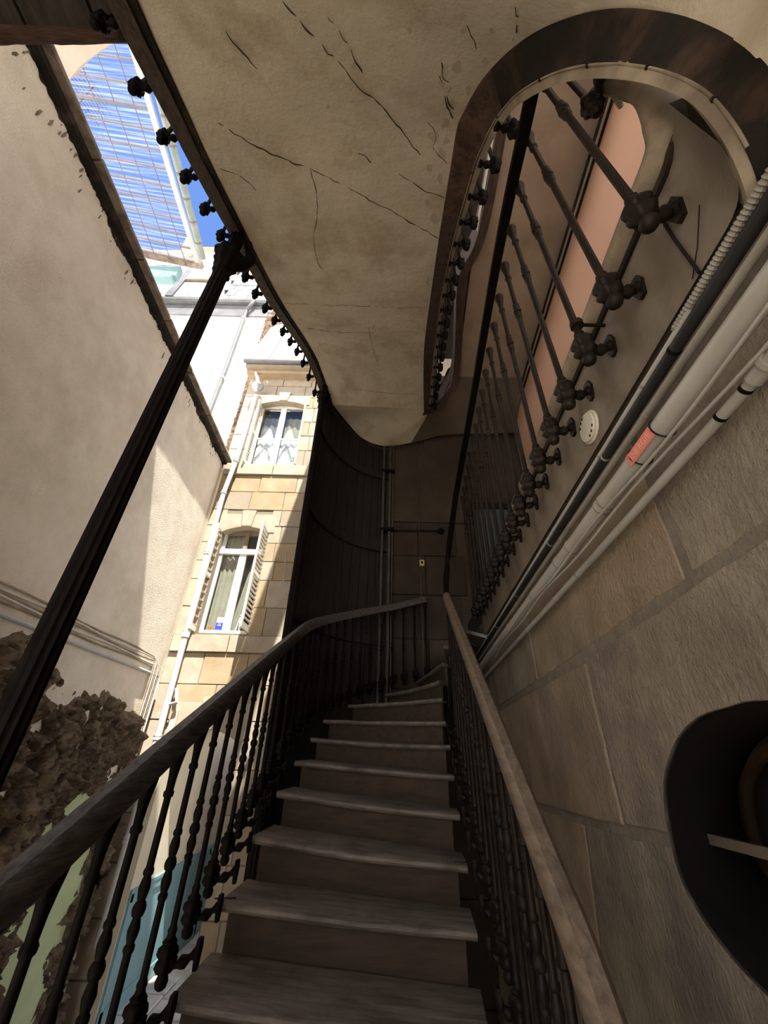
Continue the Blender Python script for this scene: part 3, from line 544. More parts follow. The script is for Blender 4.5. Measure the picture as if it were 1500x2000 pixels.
stones = [[(2.36, .355), (2.33, .93), (6, .93), (6, .30)], [(0.915, .385), (.905, .93), (2.32, .93), (2.35, .35)], [(-1, .42), (-1, .93), (.895, .93), (.905, .39)],
          [(1.66, -.21), (1.65, .335), (6, .285), (6, -.33), (2.05, -.225)], [(-1, -.16), (-1, .405), (.9, .375), (1.64, .34), (1.65, -.2), (1.36, -.185)],
          [(2.06, -.24), (2.23, -.9), (6, -.9), (6, -.35)], [(-1, -.9), (-1, -.175), (1.36, -.2), (2.05, -.24), (2.22, -.9)],
          [(-1, -1.5), (-1, -.915), (1.5, -.915), (1.5, -1.5)], [(1.515, -1.5), (1.515, -.915), (6, -.915), (6, -1.5)], [(-1, GZ), (-1, -1.515), (2.5, -1.515), (2.5, GZ)], [(2.515, GZ), (2.515, -1.515), (6, -1.515), (6, GZ)]]
cut = MB().prism([wpt(y-.16, z, -.2) for y, z in OC], (0.9, 0.9*.0+.72, 0)).build('cutter', 'mortar')
bpy.context.view_layer.update()
def carve(o):
    md = o.modifiers.new('cut', 'BOOLEAN'); md.operation = 'DIFFERENCE'; md.object = cut; md.solver = 'EXACT'
    dg = bpy.context.evaluated_depsgraph_get(); me = bpy.data.meshes.new_from_object(o.evaluated_get(dg)); o.modifiers.clear(); o.data = me
for i, P in enumerate(stones):
    c = (sum(p[0] for p in P)/len(P), sum(p[1] for p in P)/len(P)); d = rnd(-.004, .006)
    Q = [(p[0]+(0.010 if p[0] < c[0] else -.010), p[1]+(0.009 if p[1] < c[1] else -.009)) for p in P]
    Q2 = []
    for (ya, za), (yb, zb) in zip(Q, Q[1:]+Q[:1]):
        ln = math.hypot(yb-ya, zb-za); kk = max(1, int(ln/.045)); nx, nz_ = -(zb-za)/ln, (yb-ya)/ln
        for t in range(kk):
            f = t/kk; y_, z_ = ya+(yb-ya)*f, za+(zb-za)*f; e_ = (.007*noise.noise(V3((y_*9, z_*9, i)))+.004*noise.noise(V3((y_*31, z_*31, i)))) if t else 0; Q2.append((y_+nx*e_, z_+nz_*e_))
    s_ = MB().prism([wpt(y, z, d) for y, z in Q2], (0.10, 0, 0)).build('stone_block', 'rwall2' if i in (1, 3, 5) else 'rwall', wr)
    if i in (4, 6): carve(s_)
    md = s_.modifiers.new('bevel', 'BEVEL'); md.width = .007; md.segments = 2; md.limit_method = 'ANGLE'; md.angle_limit = math.radians(50)
carve(wr)
bpy.data.objects.remove(cut)
oc = thing('oculus_window', 'oval window with round wooden frame deep in the right stone wall', 'window', wpt(.95, -.16, .45))
n = len(OC); cy, cz_ = .93, -.16
sc = lambda f, d: [wpt(cy+.8*d+(y-cy)*f, cz_+(z-cz_)*f, d) for y, z in OC]
def ring(a, c_): 
    m_ = MB(); k = len(a); m_.add(a+c_, [(i, (i+1) % k, k+(i+1) % k, k+i) for i in range(k)]); return m_
r1, r2, r3 = sc(.84, .36), sc(.73, .345), sc(.73, .40)
rr = MB(); k = len(r1); r0 = sc(.84, .42); rr.add(r0+r1+r2+r3, [(q*k+i, q*k+(i+1) % k, (q+1)*k+(i+1) % k, (q+1)*k+i) for q in range(3) for i in range(k)])
rr.build('frame', 'framewood', oc, smooth=40)
MB().add(sc(.74, .38), [tuple(range(k))]).build('pane', 'glass', oc)
lin = MB(); l0, l1 = sc(.995, .012), sc(.96, .47); lin.add(l0+l1, [(i, (i+1) % k, k+(i+1) % k, k+i) for i in range(k)]); lin.build('reveal_lining', 'black', oc, smooth=60)
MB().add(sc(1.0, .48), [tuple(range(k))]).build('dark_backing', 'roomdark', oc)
MB().sweep([wpt(.60, -.185, .20), wpt(1.52, -.209, .20)], [(-.008, -.013), (.008, -.013), (.008, .013), (-.008, .013)]).build('iron_bar', 'fascia', oc)
# ledge above the wall and the runs of pipes
tag(MB().hexa([(RW(.1)-.0, .1, .925), (RW(5.2), 5.2, .925), (RW(5.2)+.5, 5.2, .925), (RW(.1)+.5, .1, .925)], [(RW(.1)+.03, .1, .985), (RW(5.2)+.03, 5.2, .985), (RW(5.2)+.5, 5.2, .985), (RW(.1)+.5, .1, .985)]).build('trim_1', 'black'), kind='structure')
def run(name, label, z, off, r, m, y0=-.6, y1=4.9, seg=12, clamps=(), cat='pipe', wob=0.0):
    t = thing(name, label, cat, (RW(1)-off, 1, z))
    pts = [(RW(y)-off, y, z+wob*math.sin(y*4+z*9)) for y in [y0+(y1-y0)*i/30 for i in range(31)]]
    MB().tube(pts, r, seg).build('pipe' if cat == 'pipe' else 'cable', m, t, smooth=60)
    for y in clamps:
        MB().tube([(RW(y-.004)-off, y-.004, z), (RW(y+.004)-off, y+.004, z)], r*1.10, seg).build('clamp', 'pipegrey' if r > .02 or y > .7 else 'iron', t, smooth=40)
    return t
run('supply_pipe', 'slim white pipe, topmost of the runs on the right wall', .886, .04, .0105, 'pvc', clamps=(.72, 1.02, 1.55, 2.2, 3.0), y0=.50)
run('black_main', 'thick black pipe just below the topmost slim white pipe on the right wall', .846, .05, .0150, 'pipeblack', clamps=(.58, .98, 1.6, 2.3, 3.0))
run('grey_main', 'dull grey metal pipe between the black pipe and the large white pipe', .812, .04, .0105, 'pipegrey', clamps=(.76, 1.5, 2.4))
big = run('waste_pipe', 'large white waste pipe with coral tag along the right stone wall', .700, .07, .0275, 'pvc', clamps=(1.03, 1.06, 1.35, 1.5, 1.9, 2.5))
run('small_conduit', 'slim cream conduit, lowest of the runs on the right wall', .626, .03, .0125, 'pvc', y0=.47, clamps=(.51, .585, 1.45, 1.75, 2.3))
MB().tube([(RW(.49)-.03, .49, .626), (RW(.40)-.03, .40, .626)], .017, 12).build('socket', 'pvc', bpy.data.objects['small_conduit'], smooth=60); MB().tube([(RW(.455)-.03, .455, .626), (RW(.445)-.03, .445, .626)], .0215, 12).build('socket', 'pvc', bpy.data.objects['small_conduit'], smooth=60)
fx = [(RW(y)-.045, y, .893) for y in [-.3+i*.0030 for i in range(286)]]
tag(MB().tube(fx, [.0095 if i % 3 == 0 else (.0112 if i % 3 == 1 else .0086) for i in range(286)], 10).build('flexible_conduit', 'pipegrey', at=fx[135]), 'ribbed grey flexible conduit above the black pipe at right edge', 'conduit')
run('thin_cable', 'thin brown cable under the black ledge on the right wall', .912, .018, .0045, 'nosing', y0=.1, cat='cable', seg=6)
for i in (0, 1):
    ps = [(RW(y)-.098+.02*i+.012*math.sin(y*1.7+i), y, .662-.018*i-.02*min(1, max(0, (1.1-y)))+.008*math.sin(y*7+i*2)) for y in [-.4+j*.10 for j in range(36)]]
    tag(MB().tube(ps, .0042, 6).build('slack_cable', 'pvc', at=ps[10]), ['upper of two slack grey cables drooping below the large white pipe', 'lower of two slack grey cables drooping below the large white pipe'][i], 'cable')
# ENERGIE tag tied to the waste pipe
tg = thing('pipe_tag', 'coral plastic pipe tag reading ENERGIE tied to the large white pipe', 'tag', wpt(.75, .70, -.10))
tx = V3((-.085, -1, 0)).normalized(); tn = V3((-1, .085, -.30)).normalized(); tu = tn.cross(tx); tu = tu if tu.z > 0 else -tu
tc0 = V3((RW(.752)-.07, .752, .700))+tn*.0285
def tq(u0, u1, w0, w1, d0, d1): return [tc0+tx*u+tu*w+tn*d for (u, w, d) in [(u0, w0, d0), (u1, w0, d0), (u1, w1, d0), (u0, w1, d0)]], [tc0+tx*u+tu*w+tn*d for (u, w, d) in [(u0, w0, d1), (u1, w0, d1), (u1, w1, d1), (u0, w1, d1)]]
MB().hexa(*tq(-.068, .056, -.0155, .0155, 0, .002)).build('plate', 'coral', tg, bevel=.001)
fc = bpy.data.curves.new('lettering', 'FONT'); fc.body = 'ENERGIE'; fc.size = .0235; fc.extrude = .0003; fc.align_x = 'CENTER'; fc.align_y = 'CENTER'; fc.space_character = 1.12
fc.materials.append(M['coral2']); fo = bpy.data.objects.new('lettering', fc); COL.objects.link(fo)
mw = Matrix((tx, tu, tn)).transposed().to_4x4(); p_ = tc0+tn*.0023+tx*(-.003)
bpy.context.view_layer.update(); lm_ = bpy.data.meshes.new_from_object(fo.evaluated_get(bpy.context.evaluated_depsgraph_get())); bpy.data.objects.remove(fo)
lm_.transform(Matrix.Translation(p_) @ mw); fo = bpy.data.objects.new('lettering', lm_); COL.objects.link(fo); adopt(fo, tg)
for u in (-.052, .058):
    c = tc0-tn*.0285+tx*u; MB().tube([c+(tn*math.cos(a*math.pi/9)+tu*math.sin(a*math.pi/9))*.0305 for a in range(19)], .0022, 5).build('cable_tie', 'black', tg)

# ------------------------------------------------------------------ gallery on the right: fascia, nosing, floor, orange wall, ceiling
ga = thing('gallery', 'first floor gallery with grey painted fascia and rounded beige floor edge', 'gallery', (RW(2), 2, .98))
gp = [(0.38, .25), (.45, .19), (.55, .16), (.66, .18), (.735, .26)]
edge = [V3((.67, .262, 0)), V3((.705, .295, 0))]+[V3((RW(y), y, 0)) for y in (.36, .5, .7, 1, 1.4, 2, 2.6, 3.2, 3.9)]
edge = dense(edge, 4)
ycut = [0.95, 1.9, 2.9]
def fas(i0, i1): 
    e = edge[i0:i1]; zb_ = lambda p: .985 if p.y > .35 else .985+.37*min(1, ((RW(.35)-p.x)/.17))**1.3; lo = [p+V3((.0, 0, zb_(p))) for p in e]; hi = [p+V3((0, 0, 1.36)) for p in e]
    MB().grid([lo, [a.lerp(c, .33) for a, c in zip(lo, hi)], [a.lerp(c, .66) for a, c in zip(lo, hi)], hi, [p+V3((.03, -.01, 0)) for p in hi], [p+V3((.03, -.01, 0)) for p in lo]]).build('fascia_board', 'fascia', ga, smooth=50)
cuts = [0]+[min(range(len(edge)), key=lambda i: abs(edge[i].y-c)+(9 if edge[i].x < .7 and edge[i].y < .3 else 0)) for c in (.62, 1.6, 2.7)]+[len(edge)-1]
for a, c in zip(cuts, cuts[1:]): fas(a, c+1)
cyl = dense([atZ(1190, 150, 2.02), atZ(1236, 156, 1.90), atZ(1272, 180, 1.72), atZ(1296, 232, 1.50)]+[V3((RW(y)+.005, y, 1.40)) for y in (.36, .5, .7, 1, 1.4, 2, 2.6, 3.2, 3.9)], 4)
MB().sweep(cyl, [(.045*math.cos(t*math.pi/6), .05*math.sin(t*math.pi/6)) for t in range(12)]).build('rounded_edge', 'nosing', ga, smooth=60)
MB().sweep([p+V3((-.006, 0, -.065)) for p in cyl[6:]], [(-.01, -.012), (.01, -.012), (.01, .012), (-.01, .012)]).build('edge_bead', 'archwood', ga)
MB().prism([(RW(.2)+.05, .2, 1.2), (RW(3.9)+.05, 3.9, 1.2), (1.1, 4.9, 1.2), (2.6, 4.9, 1.2), (2.2, -.6, 1.2), (.74, -.6, 1.2)], (0, 0, .2)).build('floor_slab', 'plank', ga)
wg = MB().hexa([(1.86, -.6, 1.2), (2.27, 5.0, 1.2), (2.45, 5.0, 1.2), (2.05, -.6, 1.2)], [(1.86, -.6, 5.12), (2.27, 5.0, 5.12), (2.45, 5.0, 5.12), (2.05, -.6, 5.12)]).build('wall_gallery', 'orange'); tag(wg, kind='structure')
tag(MB().sweep([(1.84, -.6, 5.07), (2.24, 4.9, 5.07)], [(-.03, -.06), (.04, -.06), (.04, .05), (-.03, .05)]).build('trim_2', 'archwood'), kind='structure')
tag(MB().tube([(1.81, -.6, 4.98), (2.21, 4.9, 4.98)], .012, 6).build('trim_3', 'pipegrey'), kind='structure')
ce = MB().prism([(.95, -.6, 5.1), (1.0, 2.4, 5.1), (1.12, 4.10, 5.1), (2.4, 4.12, 5.1), (2.3, -.6, 5.1)], (0, 0, .15)).build('ceiling', 'gceil'); tag(ce, kind='structure')
jp = [onw(x, y, .697, .085) for x, y in [(1298, 438), (1318, 468), (1342, 500), (1366, 532)]]; MB().tube(jp, .0045, 6).build('joint_groove', 'black', ga)
jp = [onw(x, y, .697, .085) for x, y in [(1352, 545), (1362, 480), (1366, 400)]]; MB().tube(jp, .0014, 5).build('joint_groove', 'black', ga)
e = atZ(1196, 150, 2.0); MB().tube([e+V3((0, .02, .06)), atZ(1200, 165, 2.0), atZ(1207, 190, 1.97), atZ(1213, 210, 1.95)], [.030, .026, .016, .008], 8).build('plaster_drip', 'gceil', ga, smooth=60)
# round wall lamp on the fascia
lp = thing('wall_lamp', 'round cream bulkhead lamp on the grey gallery fascia', 'lamp', wpt(1.08, 1.08, 0))
def disc(r, d0, d1, m, name, c=(1.078, 1.078)): 
    c0 = wpt(c[0], c[1], -d0); a = [c0+V3((.085*r*math.cos(t*math.pi/14), r*math.cos(t*math.pi/14), r*math.sin(t*math.pi/14))) for t in range(28)]
    return MB().prism(a, (-(d1-d0), 0, 0)).build(name, m, lp, bevel=.003)
disc(.066, 0, .010, 'lampwhite', 'rim'); disc(.058, .010, .020, 'lampwhite', 'diffuser')
for a in (35, 60, 80, 215, 240, 262): 
    c = (1.078+.050*math.cos(math.radians(a)), 1.078+.050*math.sin(math.radians(a))); disc(.006, .020, .0212, 'black', 'fixing_slot', c)

# ------------------------------------------------------------------ back: boarded stair tower, stone wall, door
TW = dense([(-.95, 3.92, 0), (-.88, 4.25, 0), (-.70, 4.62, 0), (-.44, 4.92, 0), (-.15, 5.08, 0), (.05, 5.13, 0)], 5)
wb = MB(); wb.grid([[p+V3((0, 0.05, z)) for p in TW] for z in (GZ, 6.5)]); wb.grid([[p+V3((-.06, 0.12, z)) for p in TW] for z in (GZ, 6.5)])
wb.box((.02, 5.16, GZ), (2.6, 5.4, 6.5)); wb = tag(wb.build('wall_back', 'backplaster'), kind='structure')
nb = 13; per = len(TW)-1
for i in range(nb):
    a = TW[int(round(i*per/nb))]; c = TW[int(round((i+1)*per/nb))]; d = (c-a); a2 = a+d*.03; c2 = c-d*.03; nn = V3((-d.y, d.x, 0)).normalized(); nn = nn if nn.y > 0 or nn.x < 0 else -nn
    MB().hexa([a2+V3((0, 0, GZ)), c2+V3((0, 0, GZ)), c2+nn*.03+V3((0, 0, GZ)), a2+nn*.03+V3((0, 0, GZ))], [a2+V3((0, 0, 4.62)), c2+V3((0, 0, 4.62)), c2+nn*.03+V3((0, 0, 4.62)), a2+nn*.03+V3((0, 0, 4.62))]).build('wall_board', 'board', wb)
for z in (3.86, 2.54, 1.21, -.1): MB().sweep([p+V3((.02, -.02, z)) for p in TW], [(-.02, -.06), (.02, -.06), (.02, .06), (-.02, .06)]).build('wall_hoop', 'board', wb)
zz = [GZ, -2.4, -1.9, -1.2, -.55, .05, .65, 1.25, 1.85, 2.45, 2.98]
for i in range(len(zz)-1):
    x = .10 if i % 2 else .04
    while x < 2.4:
        x2 = min(x+(.42 if (i+int(x*7)) % 2 else .58), 2.45)
        if not (x2 > 1.25 and zz[i] > 1.1):
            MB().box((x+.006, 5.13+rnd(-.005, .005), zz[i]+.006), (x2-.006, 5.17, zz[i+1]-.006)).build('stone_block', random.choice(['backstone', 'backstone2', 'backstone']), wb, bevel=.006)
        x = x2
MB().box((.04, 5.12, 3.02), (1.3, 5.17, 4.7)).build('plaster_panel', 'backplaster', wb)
dr = MB().box((1.42, 5.08, 1.38), (2.08, 5.13, 3.26)).build('door_1', 'tealdark'); tag(dr, kind='structure')
for (x0, x1, z0, z1) in ((1.49, 1.72, 1.5, 2.2), (1.78, 2.01, 1.5, 2.2), (1.49, 1.72, 2.3, 3.16), (1.78, 2.01, 2.3, 3.16)): MB().box((x0, 5.06, z0), (x1, 5.085, z1)).build('door_panel', 'tealdark', dr, bevel=.008)
for (x0, x1, z0, z1) in ((1.34, 1.42, 1.38, 3.34), (2.08, 2.16, 1.38, 3.34), (1.34, 2.16, 3.26, 3.36)): MB().box((x0, 5.06, z0), (x1, 5.14, z1)).build('door_frame', 'archwood', dr)
bp_ = thing('riser_pipes', 'pair of slim dark vertical pipes in the corner beside the boarded tower', 'pipe', (0.02, 5.06, GZ))
MB().tube([(-.02, 5.03, -.4), (-.02, 5.03, 4.45)], .02, 8).build('pipe', 'sootpipe', bp_, smooth=60); MB().tube([(.085, 5.06, -.4), (.085, 5.06, 4.55)], .022, 8).build('pipe', 'sootpipe', bp_, smooth=60); MB().tube([(.13, 5.07, -.4), (.13, 5.07, 4.5)], .012, 8).build('pipe', 'sootpipe', bp_, smooth=60)
for z in (.4, 1.6, 2.8, 3.9): MB().box((-.05, 5.0, z), (.16, 5.10, z+.04)).build('clamp', 'iron', bp_)
sp = atY(824, 1100, 5.09)
sw = thing('light_switch', 'small cream light switch on the dark stone wall at the back', 'switch', sp)
MB().box((sp.x-.035, 5.065, sp.z-.045), (sp.x+.035, 5.115, sp.z+.045)).build('plate', 'fixture', sw, bevel=.006); MB().box((sp.x-.015, 5.055, sp.z-.02), (sp.x+.015, 5.066, sp.z+.02)).build('rocker', 'archwood', sw, bevel=.002)
tag(MB().tube([(sp.x-.02, 5.10, -.3), (sp.x-.02, 5.10, 4.6)], .007, 6).build('switch_cable', 'sootpipe'), 'thin vertical cable running through the light switch on the back wall', 'cable')
kn = atY(861, 1037, 5.08); bl = thing('bell_dome', 'round dark bell on a horizontal tube high on the back wall', 'bell', kn)
MB().ball(kn, .05, 12, 8).build('dome', 'iron', bl, smooth=60); q = atY(770, 1036, 5.1); MB().tube([kn, (q.x, 5.11, kn.z)], .012, 6).build('tube', 'iron', bl)

# ------------------------------------------------------------------ baluster kit
def kit(h, m, tall_orn=0.22, frac=0.58):
    zc = h*frac; a = tall_orn/2; r = .0125; e = tall_orn
    prof = [(.014, .02), (.018, .03), (.019, .045), (.015, .06), (.018, .07), (.012, .085), (r, .10), (r, zc-a-.012), (.017, zc-a-.004), (.017, zc-a+.006), (.012, zc-a+.012), (.016, zc-e*.36), (.019, zc-e*.27), (.014, zc-e*.15), (.0125, zc-e*.11), (.018, zc-e*.09), (.0215, zc-e*.03), (.0215, zc+e*.02), (.017, zc+e*.08), (.0125, zc+e*.11), (.015, zc+e*.15), (.019, zc+e*.27), (.016, zc+e*.37), (.012, zc+a-.012), (.017, zc+a-.006), (.017, zc+a+.004), (r, zc+a+.012), (r, h-.165), (.018, h-.16), (.019, h-.148), (.014, h-.14), (.016, h-.10), (.021, h-.06), (.026, h-.03), (.028, h-.015), (.028, h)]
    d = {}
    d['shaft'] = MB().lathe(prof, seg=9).mesh('baluster', m, 40)
    d['rosette'] = MB().lathe([(.010, -.05), (.024, -.042), (.035, -.026), (.031, -.012), (.026, -.004), (.036, .010), (.034, .026), (.022, .034), (.026, .042), (.016, .052)], seg=20, lobes=5, amp=.13).mesh('rosette', m, 60)
    d['ball'] = MB().lathe([(.016, -.030), (.013, -.044), (.019, -.050), (.024, -.064), (.020, -.079), (.011, -.086), (.003, -.089)], seg=10).mesh('ball_finial', m, 60)
    def arm(reach):
        pts = dense([(.02, 0, -.006), (reach*.3, 0, -.022), (reach*.55, 0, -.012), (reach*.8, 0, .004), (reach, 0, .012)], 3); n = len(pts)
        return MB().tube(pts, [.016+.006*math.sin(i*1.35) for i in range(n)], 8).mesh('bracket_arm', m, 60)
    d['arm'] = arm; d['plate'] = lambda reach: MB().prism([(reach-.012, .026, .020), (reach-.012, .016, .052), (reach-.012, -.016, .052), (reach-.012, -.026, .020), (reach-.012, -.012, -.034), (reach-.012, .012, -.034)], (.014, 0, 0)).mesh('wall_plate', m)
    d['cache'] = {}
    return d
def baluster(kt, p, ang, reach, parent, base=False):
    o = bpy.data.objects.new('baluster', kt['shaft']); COL.objects.link(o); o.location = p; adopt(o, parent); o.rotation_euler = (0, 0, ang)
    key = round(reach, 2)
    if key not in kt['cache']: kt['cache'][key] = (kt['arm'](reach), kt['plate'](reach))
    for nm, me in (('rosette', kt['rosette']), ('ball_finial', kt['ball']), ('bracket_arm', kt['cache'][key][0]), ('wall_plate', kt['cache'][key][1])):
        c = bpy.data.objects.new(nm, me); COL.objects.link(c); c.parent = o
    return o
RSEC = [(-.035, -.04), (.035, -.04), (.04, -.01), (.036, .025), (.02, .042), (-.02, .042), (-.036, .025), (-.04, -.01)]
# ------------------------------------------------------------------ lower staircase
stair = thing('staircase', 'worn wooden staircase climbing from the foreground and winding right into the dark', 'staircase', (-.15, 1.0, GZ))
Rr = {1: (957, 2022, 2.05), 2: (932, 1820, 2.32), 3: (913, 1690, 2.58), 4: (898, 1590, 2.84), 5: (887, 1515, 3.07), 6: (879, 1455, 3.25), 7: (870, 1408, 3.38), 8: (864, 1362, 3.49), 9: (858, 1328, 3.62)}
Lr = {1: (330, 1950, 2.0), 2: (427, 1762, 2.33), 3: (493, 1632, 2.66), 4: (541, 1545, 2.99), 5: (576, 1485, 3.33), 6: (607, 1440, 3.72), 7: (632, 1405, 4.05), 8: (680, 1376, 4.4), 9: (752, 1355, 4.55)}
fr = {n: (atY(*Lr[n]), atY(*Rr[n])) for n in Rr}
fr[0] = (fr[1][0]+V3((-.0, -.31, -.17)), fr[1][1]+V3((-.0, -.26, -.17)))
fr[-1] = (fr[0][0]+V3((-.0, -.31, -.17)), fr[0][1]+V3((0, -.26, -.17)))
fr[10] = (V3((.42, 4.92, .70)), V3((.56, 3.72, .70))); fr[11] = (V3((.85, 4.95, .87)), V3((.60, 3.78, .87))); fr[12] = (V3((1.35, 4.9, 1.04)), V3((.66, 3.82, 1.04))); fr[13] = (V3((1.7, 4.5, 1.21)), V3((.72, 3.80, 1.21)))
def stepdirs(n): l, r = fr[n]; d = (r-l); d.z = 0; d.normalize(); return d, V3((-d.y, d.x, 0))
for n in range(-1, 13):
    l, r = fr[n]; l2, r2 = fr[n+1]; d, f = stepdirs(n); ns = 14; rows = []
    bl_ = l2+V3((0, 0, l.z-l2.z)); br_ = r2+V3((0, 0, r.z-r2.z)); f2 = stepdirs(n+1)[1]
    prof = [(0.06, -.034), (0.014, -.034), (0.003, -.029), (-.004, -.018), (0.0, -.006), (0.010, 0)]
    if n <= 9: l = l+(l-r).normalized()*0.0
    for i in range(ns+1):
        t = i/ns; p = l.lerp(r, t); q = bl_.lerp(br_, t)+f2*.03
        w = 0.010*math.sin(t*math.pi)*(1+.5*math.sin(n*2.3)) + .004*noise.noise(V3((t*5, n*3.1, 0)))
        row = [q+V3((0, 0, -.034))]+[p+f*(a-0.006*math.sin(t*math.pi))+V3((0, 0, c-w)) for a, c in prof]+[p.lerp(q, .4)+V3((0, 0, -w*.6)), q]
        rows.append(row)
    m_ = MB().grid(rows); k = len(rows[0]); m_.f.append(tuple(range(k))); m_.f.append(tuple((ns)*k+i for i in range(k-1, -1, -1)))
    for i in range(ns): m_.f.append((i*k, (i+1)*k, (i+1)*k+k-1, i*k+k-1))
    m_.build('tread', 'treadwood', stair, smooth=40)
    a = l+d*.04+f*.04; c = r-d*.045+f*.04; h = V3((0, 0, -.030)); dn = V3((0, 0, -.16))
    MB().hexa([a+h+dn, c+h+dn, c+f*.025+h+dn, a+f*.025+h+dn], [a+h, c+h, c+f*.025+h, a+f*.025+h]).build('riser', 'riserwood', stair)
# cut strings, set in from the tread ends and stepped under every tread
for side in (0, 1):
    m_ = MB(); off = .07 if side == 0 else -.075
    for n in range(-1, 12):
        p = fr[n][side]+stepdirs(n)[0]*off+stepdirs(n)[1]*.075; q = fr[n+1][side]+stepdirs(n+1)[0]*off+stepdirs(n+1)[1]*.064; w = V3((.035 if side == 0 else -.035, 0, 0)); u = V3((0, 0, p.z-.036-q.z))
        a_, b_ = p+V3((0, 0, -.36)), q+V3((0, 0, -.36)); t0, t1 = p+V3((0, 0, -.036)), q+u
        m_.hexa([a_, b_, b_+w, a_+w], [t0, t1, t1+w, t0+w])
    m_.build('string_board', 'black', stair)
P = [fr[n] for n in range(-1, 12)]
MB().grid([[l+V3((.08, 0, -.40)), r+V3((-.08, 0, -.40))] for l, r in P]+[]).build('underside', 'plank', stair)
MB().box((-1.0, -1.6, GZ), (.58, 1.15, -1.52)).build('stone_plinth', 'rwall', stair)
for n, side in ((2, 0), (3, 1)):
    e = fr[n][side]; d, f = stepdirs(n); s_ = -1 if side == 0 else 1; MB().tube([e+f*.05+d*(-s_*.06)+V3((0, 0, .003)), e+f*.05+d*(s_*.035)+V3((0, 0, -.001))], .003, 6).build('iron_pin', 'rustiron', stair)

# left lower railing
lr = thing('outer_railing', 'outer iron stair railing with heavy weathered black wooden handrail at left', 'railing', (-.85, 2, GZ))
XR = -.78; kx = XR/-.85
lp_ = [V3((XR, .05, -.82)), V3((XR, .55, -.60)), atX(-160, 1903, XR), atX(0, 1757, XR), atX(130, 1641, XR), atX(300, 1487, XR), atX(430, 1371, XR), atX(510, 1299, XR), atX(545, 1269, XR), atX(572, 1246, XR), atY(604, 1222, 3.8), atY(640, 1210, 4.2), atY(705, 1197, 4.68), atY(768, 1186, 4.88), atY(831, 1171, 4.90)]
lpd = dense(lp_, 5)
MB().sweep(lpd, [(x*.98, z*1.06) for x, z in RSEC]).build('handrail', 'railwood', lr, smooth=40)
K1 = kit(.84, M['iron'], .185, .45)
ys = []; yy = 1.02
pos = along([V3((p.x, p.y, 0)) for p in lpd], .0935, 0.0)
def rail_z(x, y): return min(lpd, key=lambda p: (p.x-x)**2+(p.y-y)**2).z
def interp(path, p):                                  # height of the path at plan position p
    best = None
    for a, c in zip(path, path[1:]):
        d = V3((c.x-a.x, c.y-a.y, 0)); L2 = d.length_squared+1e-9; t = max(0, min(1, ((p.x-a.x)*d.x+(p.y-a.y)*d.y)/L2)); q = V3((a.x, a.y, 0))+d*t; e = (q-V3((p.x, p.y, 0))).length
        if best is None or e < best[0]: best = (e, a.z+(c.z-a.z)*t, d.normalized())
    return best[1], best[2]
pos = [V3((XR, y*kx, 0)) for y in [1.387-.188*i for i in range(7, 0, -1)]+[1.387+.188*i for i in range(13)]]+along([V3((p.x, p.y, 0)) for p in lpd if p.y > 3.5], .14, .02)
for p in pos:
    z, d = interp(lpd, p); baluster(K1, V3((p.x, p.y, z-.04-.84)), math.atan2(-d.x, d.y) if p.y > 3.4 else 0.0, .12, lr)

# right lower railing continuing as the gallery railing
rr_ = thing('inner_railing', 'inner iron railing along the right of the stairs that rises and runs along the gallery', 'railing', (.5, 2.2, GZ))
low = [V3((.455, .95, -.72)), atX(1150, 1895, .471), atX(1080, 1711, .487), atX(1000, 1501, .515), atX(950, 1370, .545), atX(900, 1239, .59), atX(872, 1165, .635)]
turn = [V3((.685, 3.86, 1.60)), V3((.735, 3.86, 1.95)), V3((.77, 3.72, 2.2))]
hi_ = [atY(890, 970, 3.5), atY(920, 800, 2.465), atY(972, 500, 1.168), atY(1032, 215, .50)]
lowd = dense(low, 6); MB().sweep(lowd, [(x*.92, z*.95) for x, z in RSEC]).build('handrail', 'railwood2', rr_, smooth=40)
hid0 = dense([low[-1]]+turn+[hi_[0]], 4)[:-1]
hid = dense(hi_, 6)+dense([hi_[-1], V3((.60, .36, 2.52)), V3((.52, .30, 2.54)), V3((.45, .34, 2.56))], 3)[1:]
MB().sweep(hid0+hid, [(-.026, -.02), (.026, -.02), (.028, .012), (.014, .024), (-.014, .024), (-.028, .012)]).build('gallery_handrail', 'iron', rr_, smooth=40)
K2 = kit(1.0, M['iron'])
for y in [1.0+.145*i for i in range(19)]:
    p = V3((.5, y, 0)); q = min(lowd, key=lambda t: abs(t.y-y)); z, d = interp(lowd, V3((q.x, y, 0))); zb = -.816+.65*(y-2.05)-.05
    baluster(kit(z-.03-zb, M['rustiron'], .20, .55), V3((q.x, y, zb)), math.pi, .08, rr_)
K3 = kit(1.36, M['rustiron'], .12, .64)
for i in range(18):
    y = .421+.194*i; p = V3((.6+.085*y, y, 1.185)); z, d = interp(hid, p); h = round(max(.9, z-.02-1.185), 2)
    K3 = K3 if abs(h-1.36) < .04 else K3
    baluster(K3, p, 0.085 if False else 0, .10, rr_)
baluster(kit(1.0, M['rustiron'], .12, .62), V3((.70, .385, 1.96)), math.radians(-97), .12, rr_)
for a, nm in (((1132, 612), 'stay'),):
    q = V3((.667, .80, 1.30)); MB().tube([q, q+V3((.10, .0, .0))], .007, 6).build('iron_stay', 'rustiron', rr_); MB().tube([q+V3((0, 0, -.012)), q+V3((0, 0, .012))], .022, 8).build('iron_stay', 'rustiron', rr_)

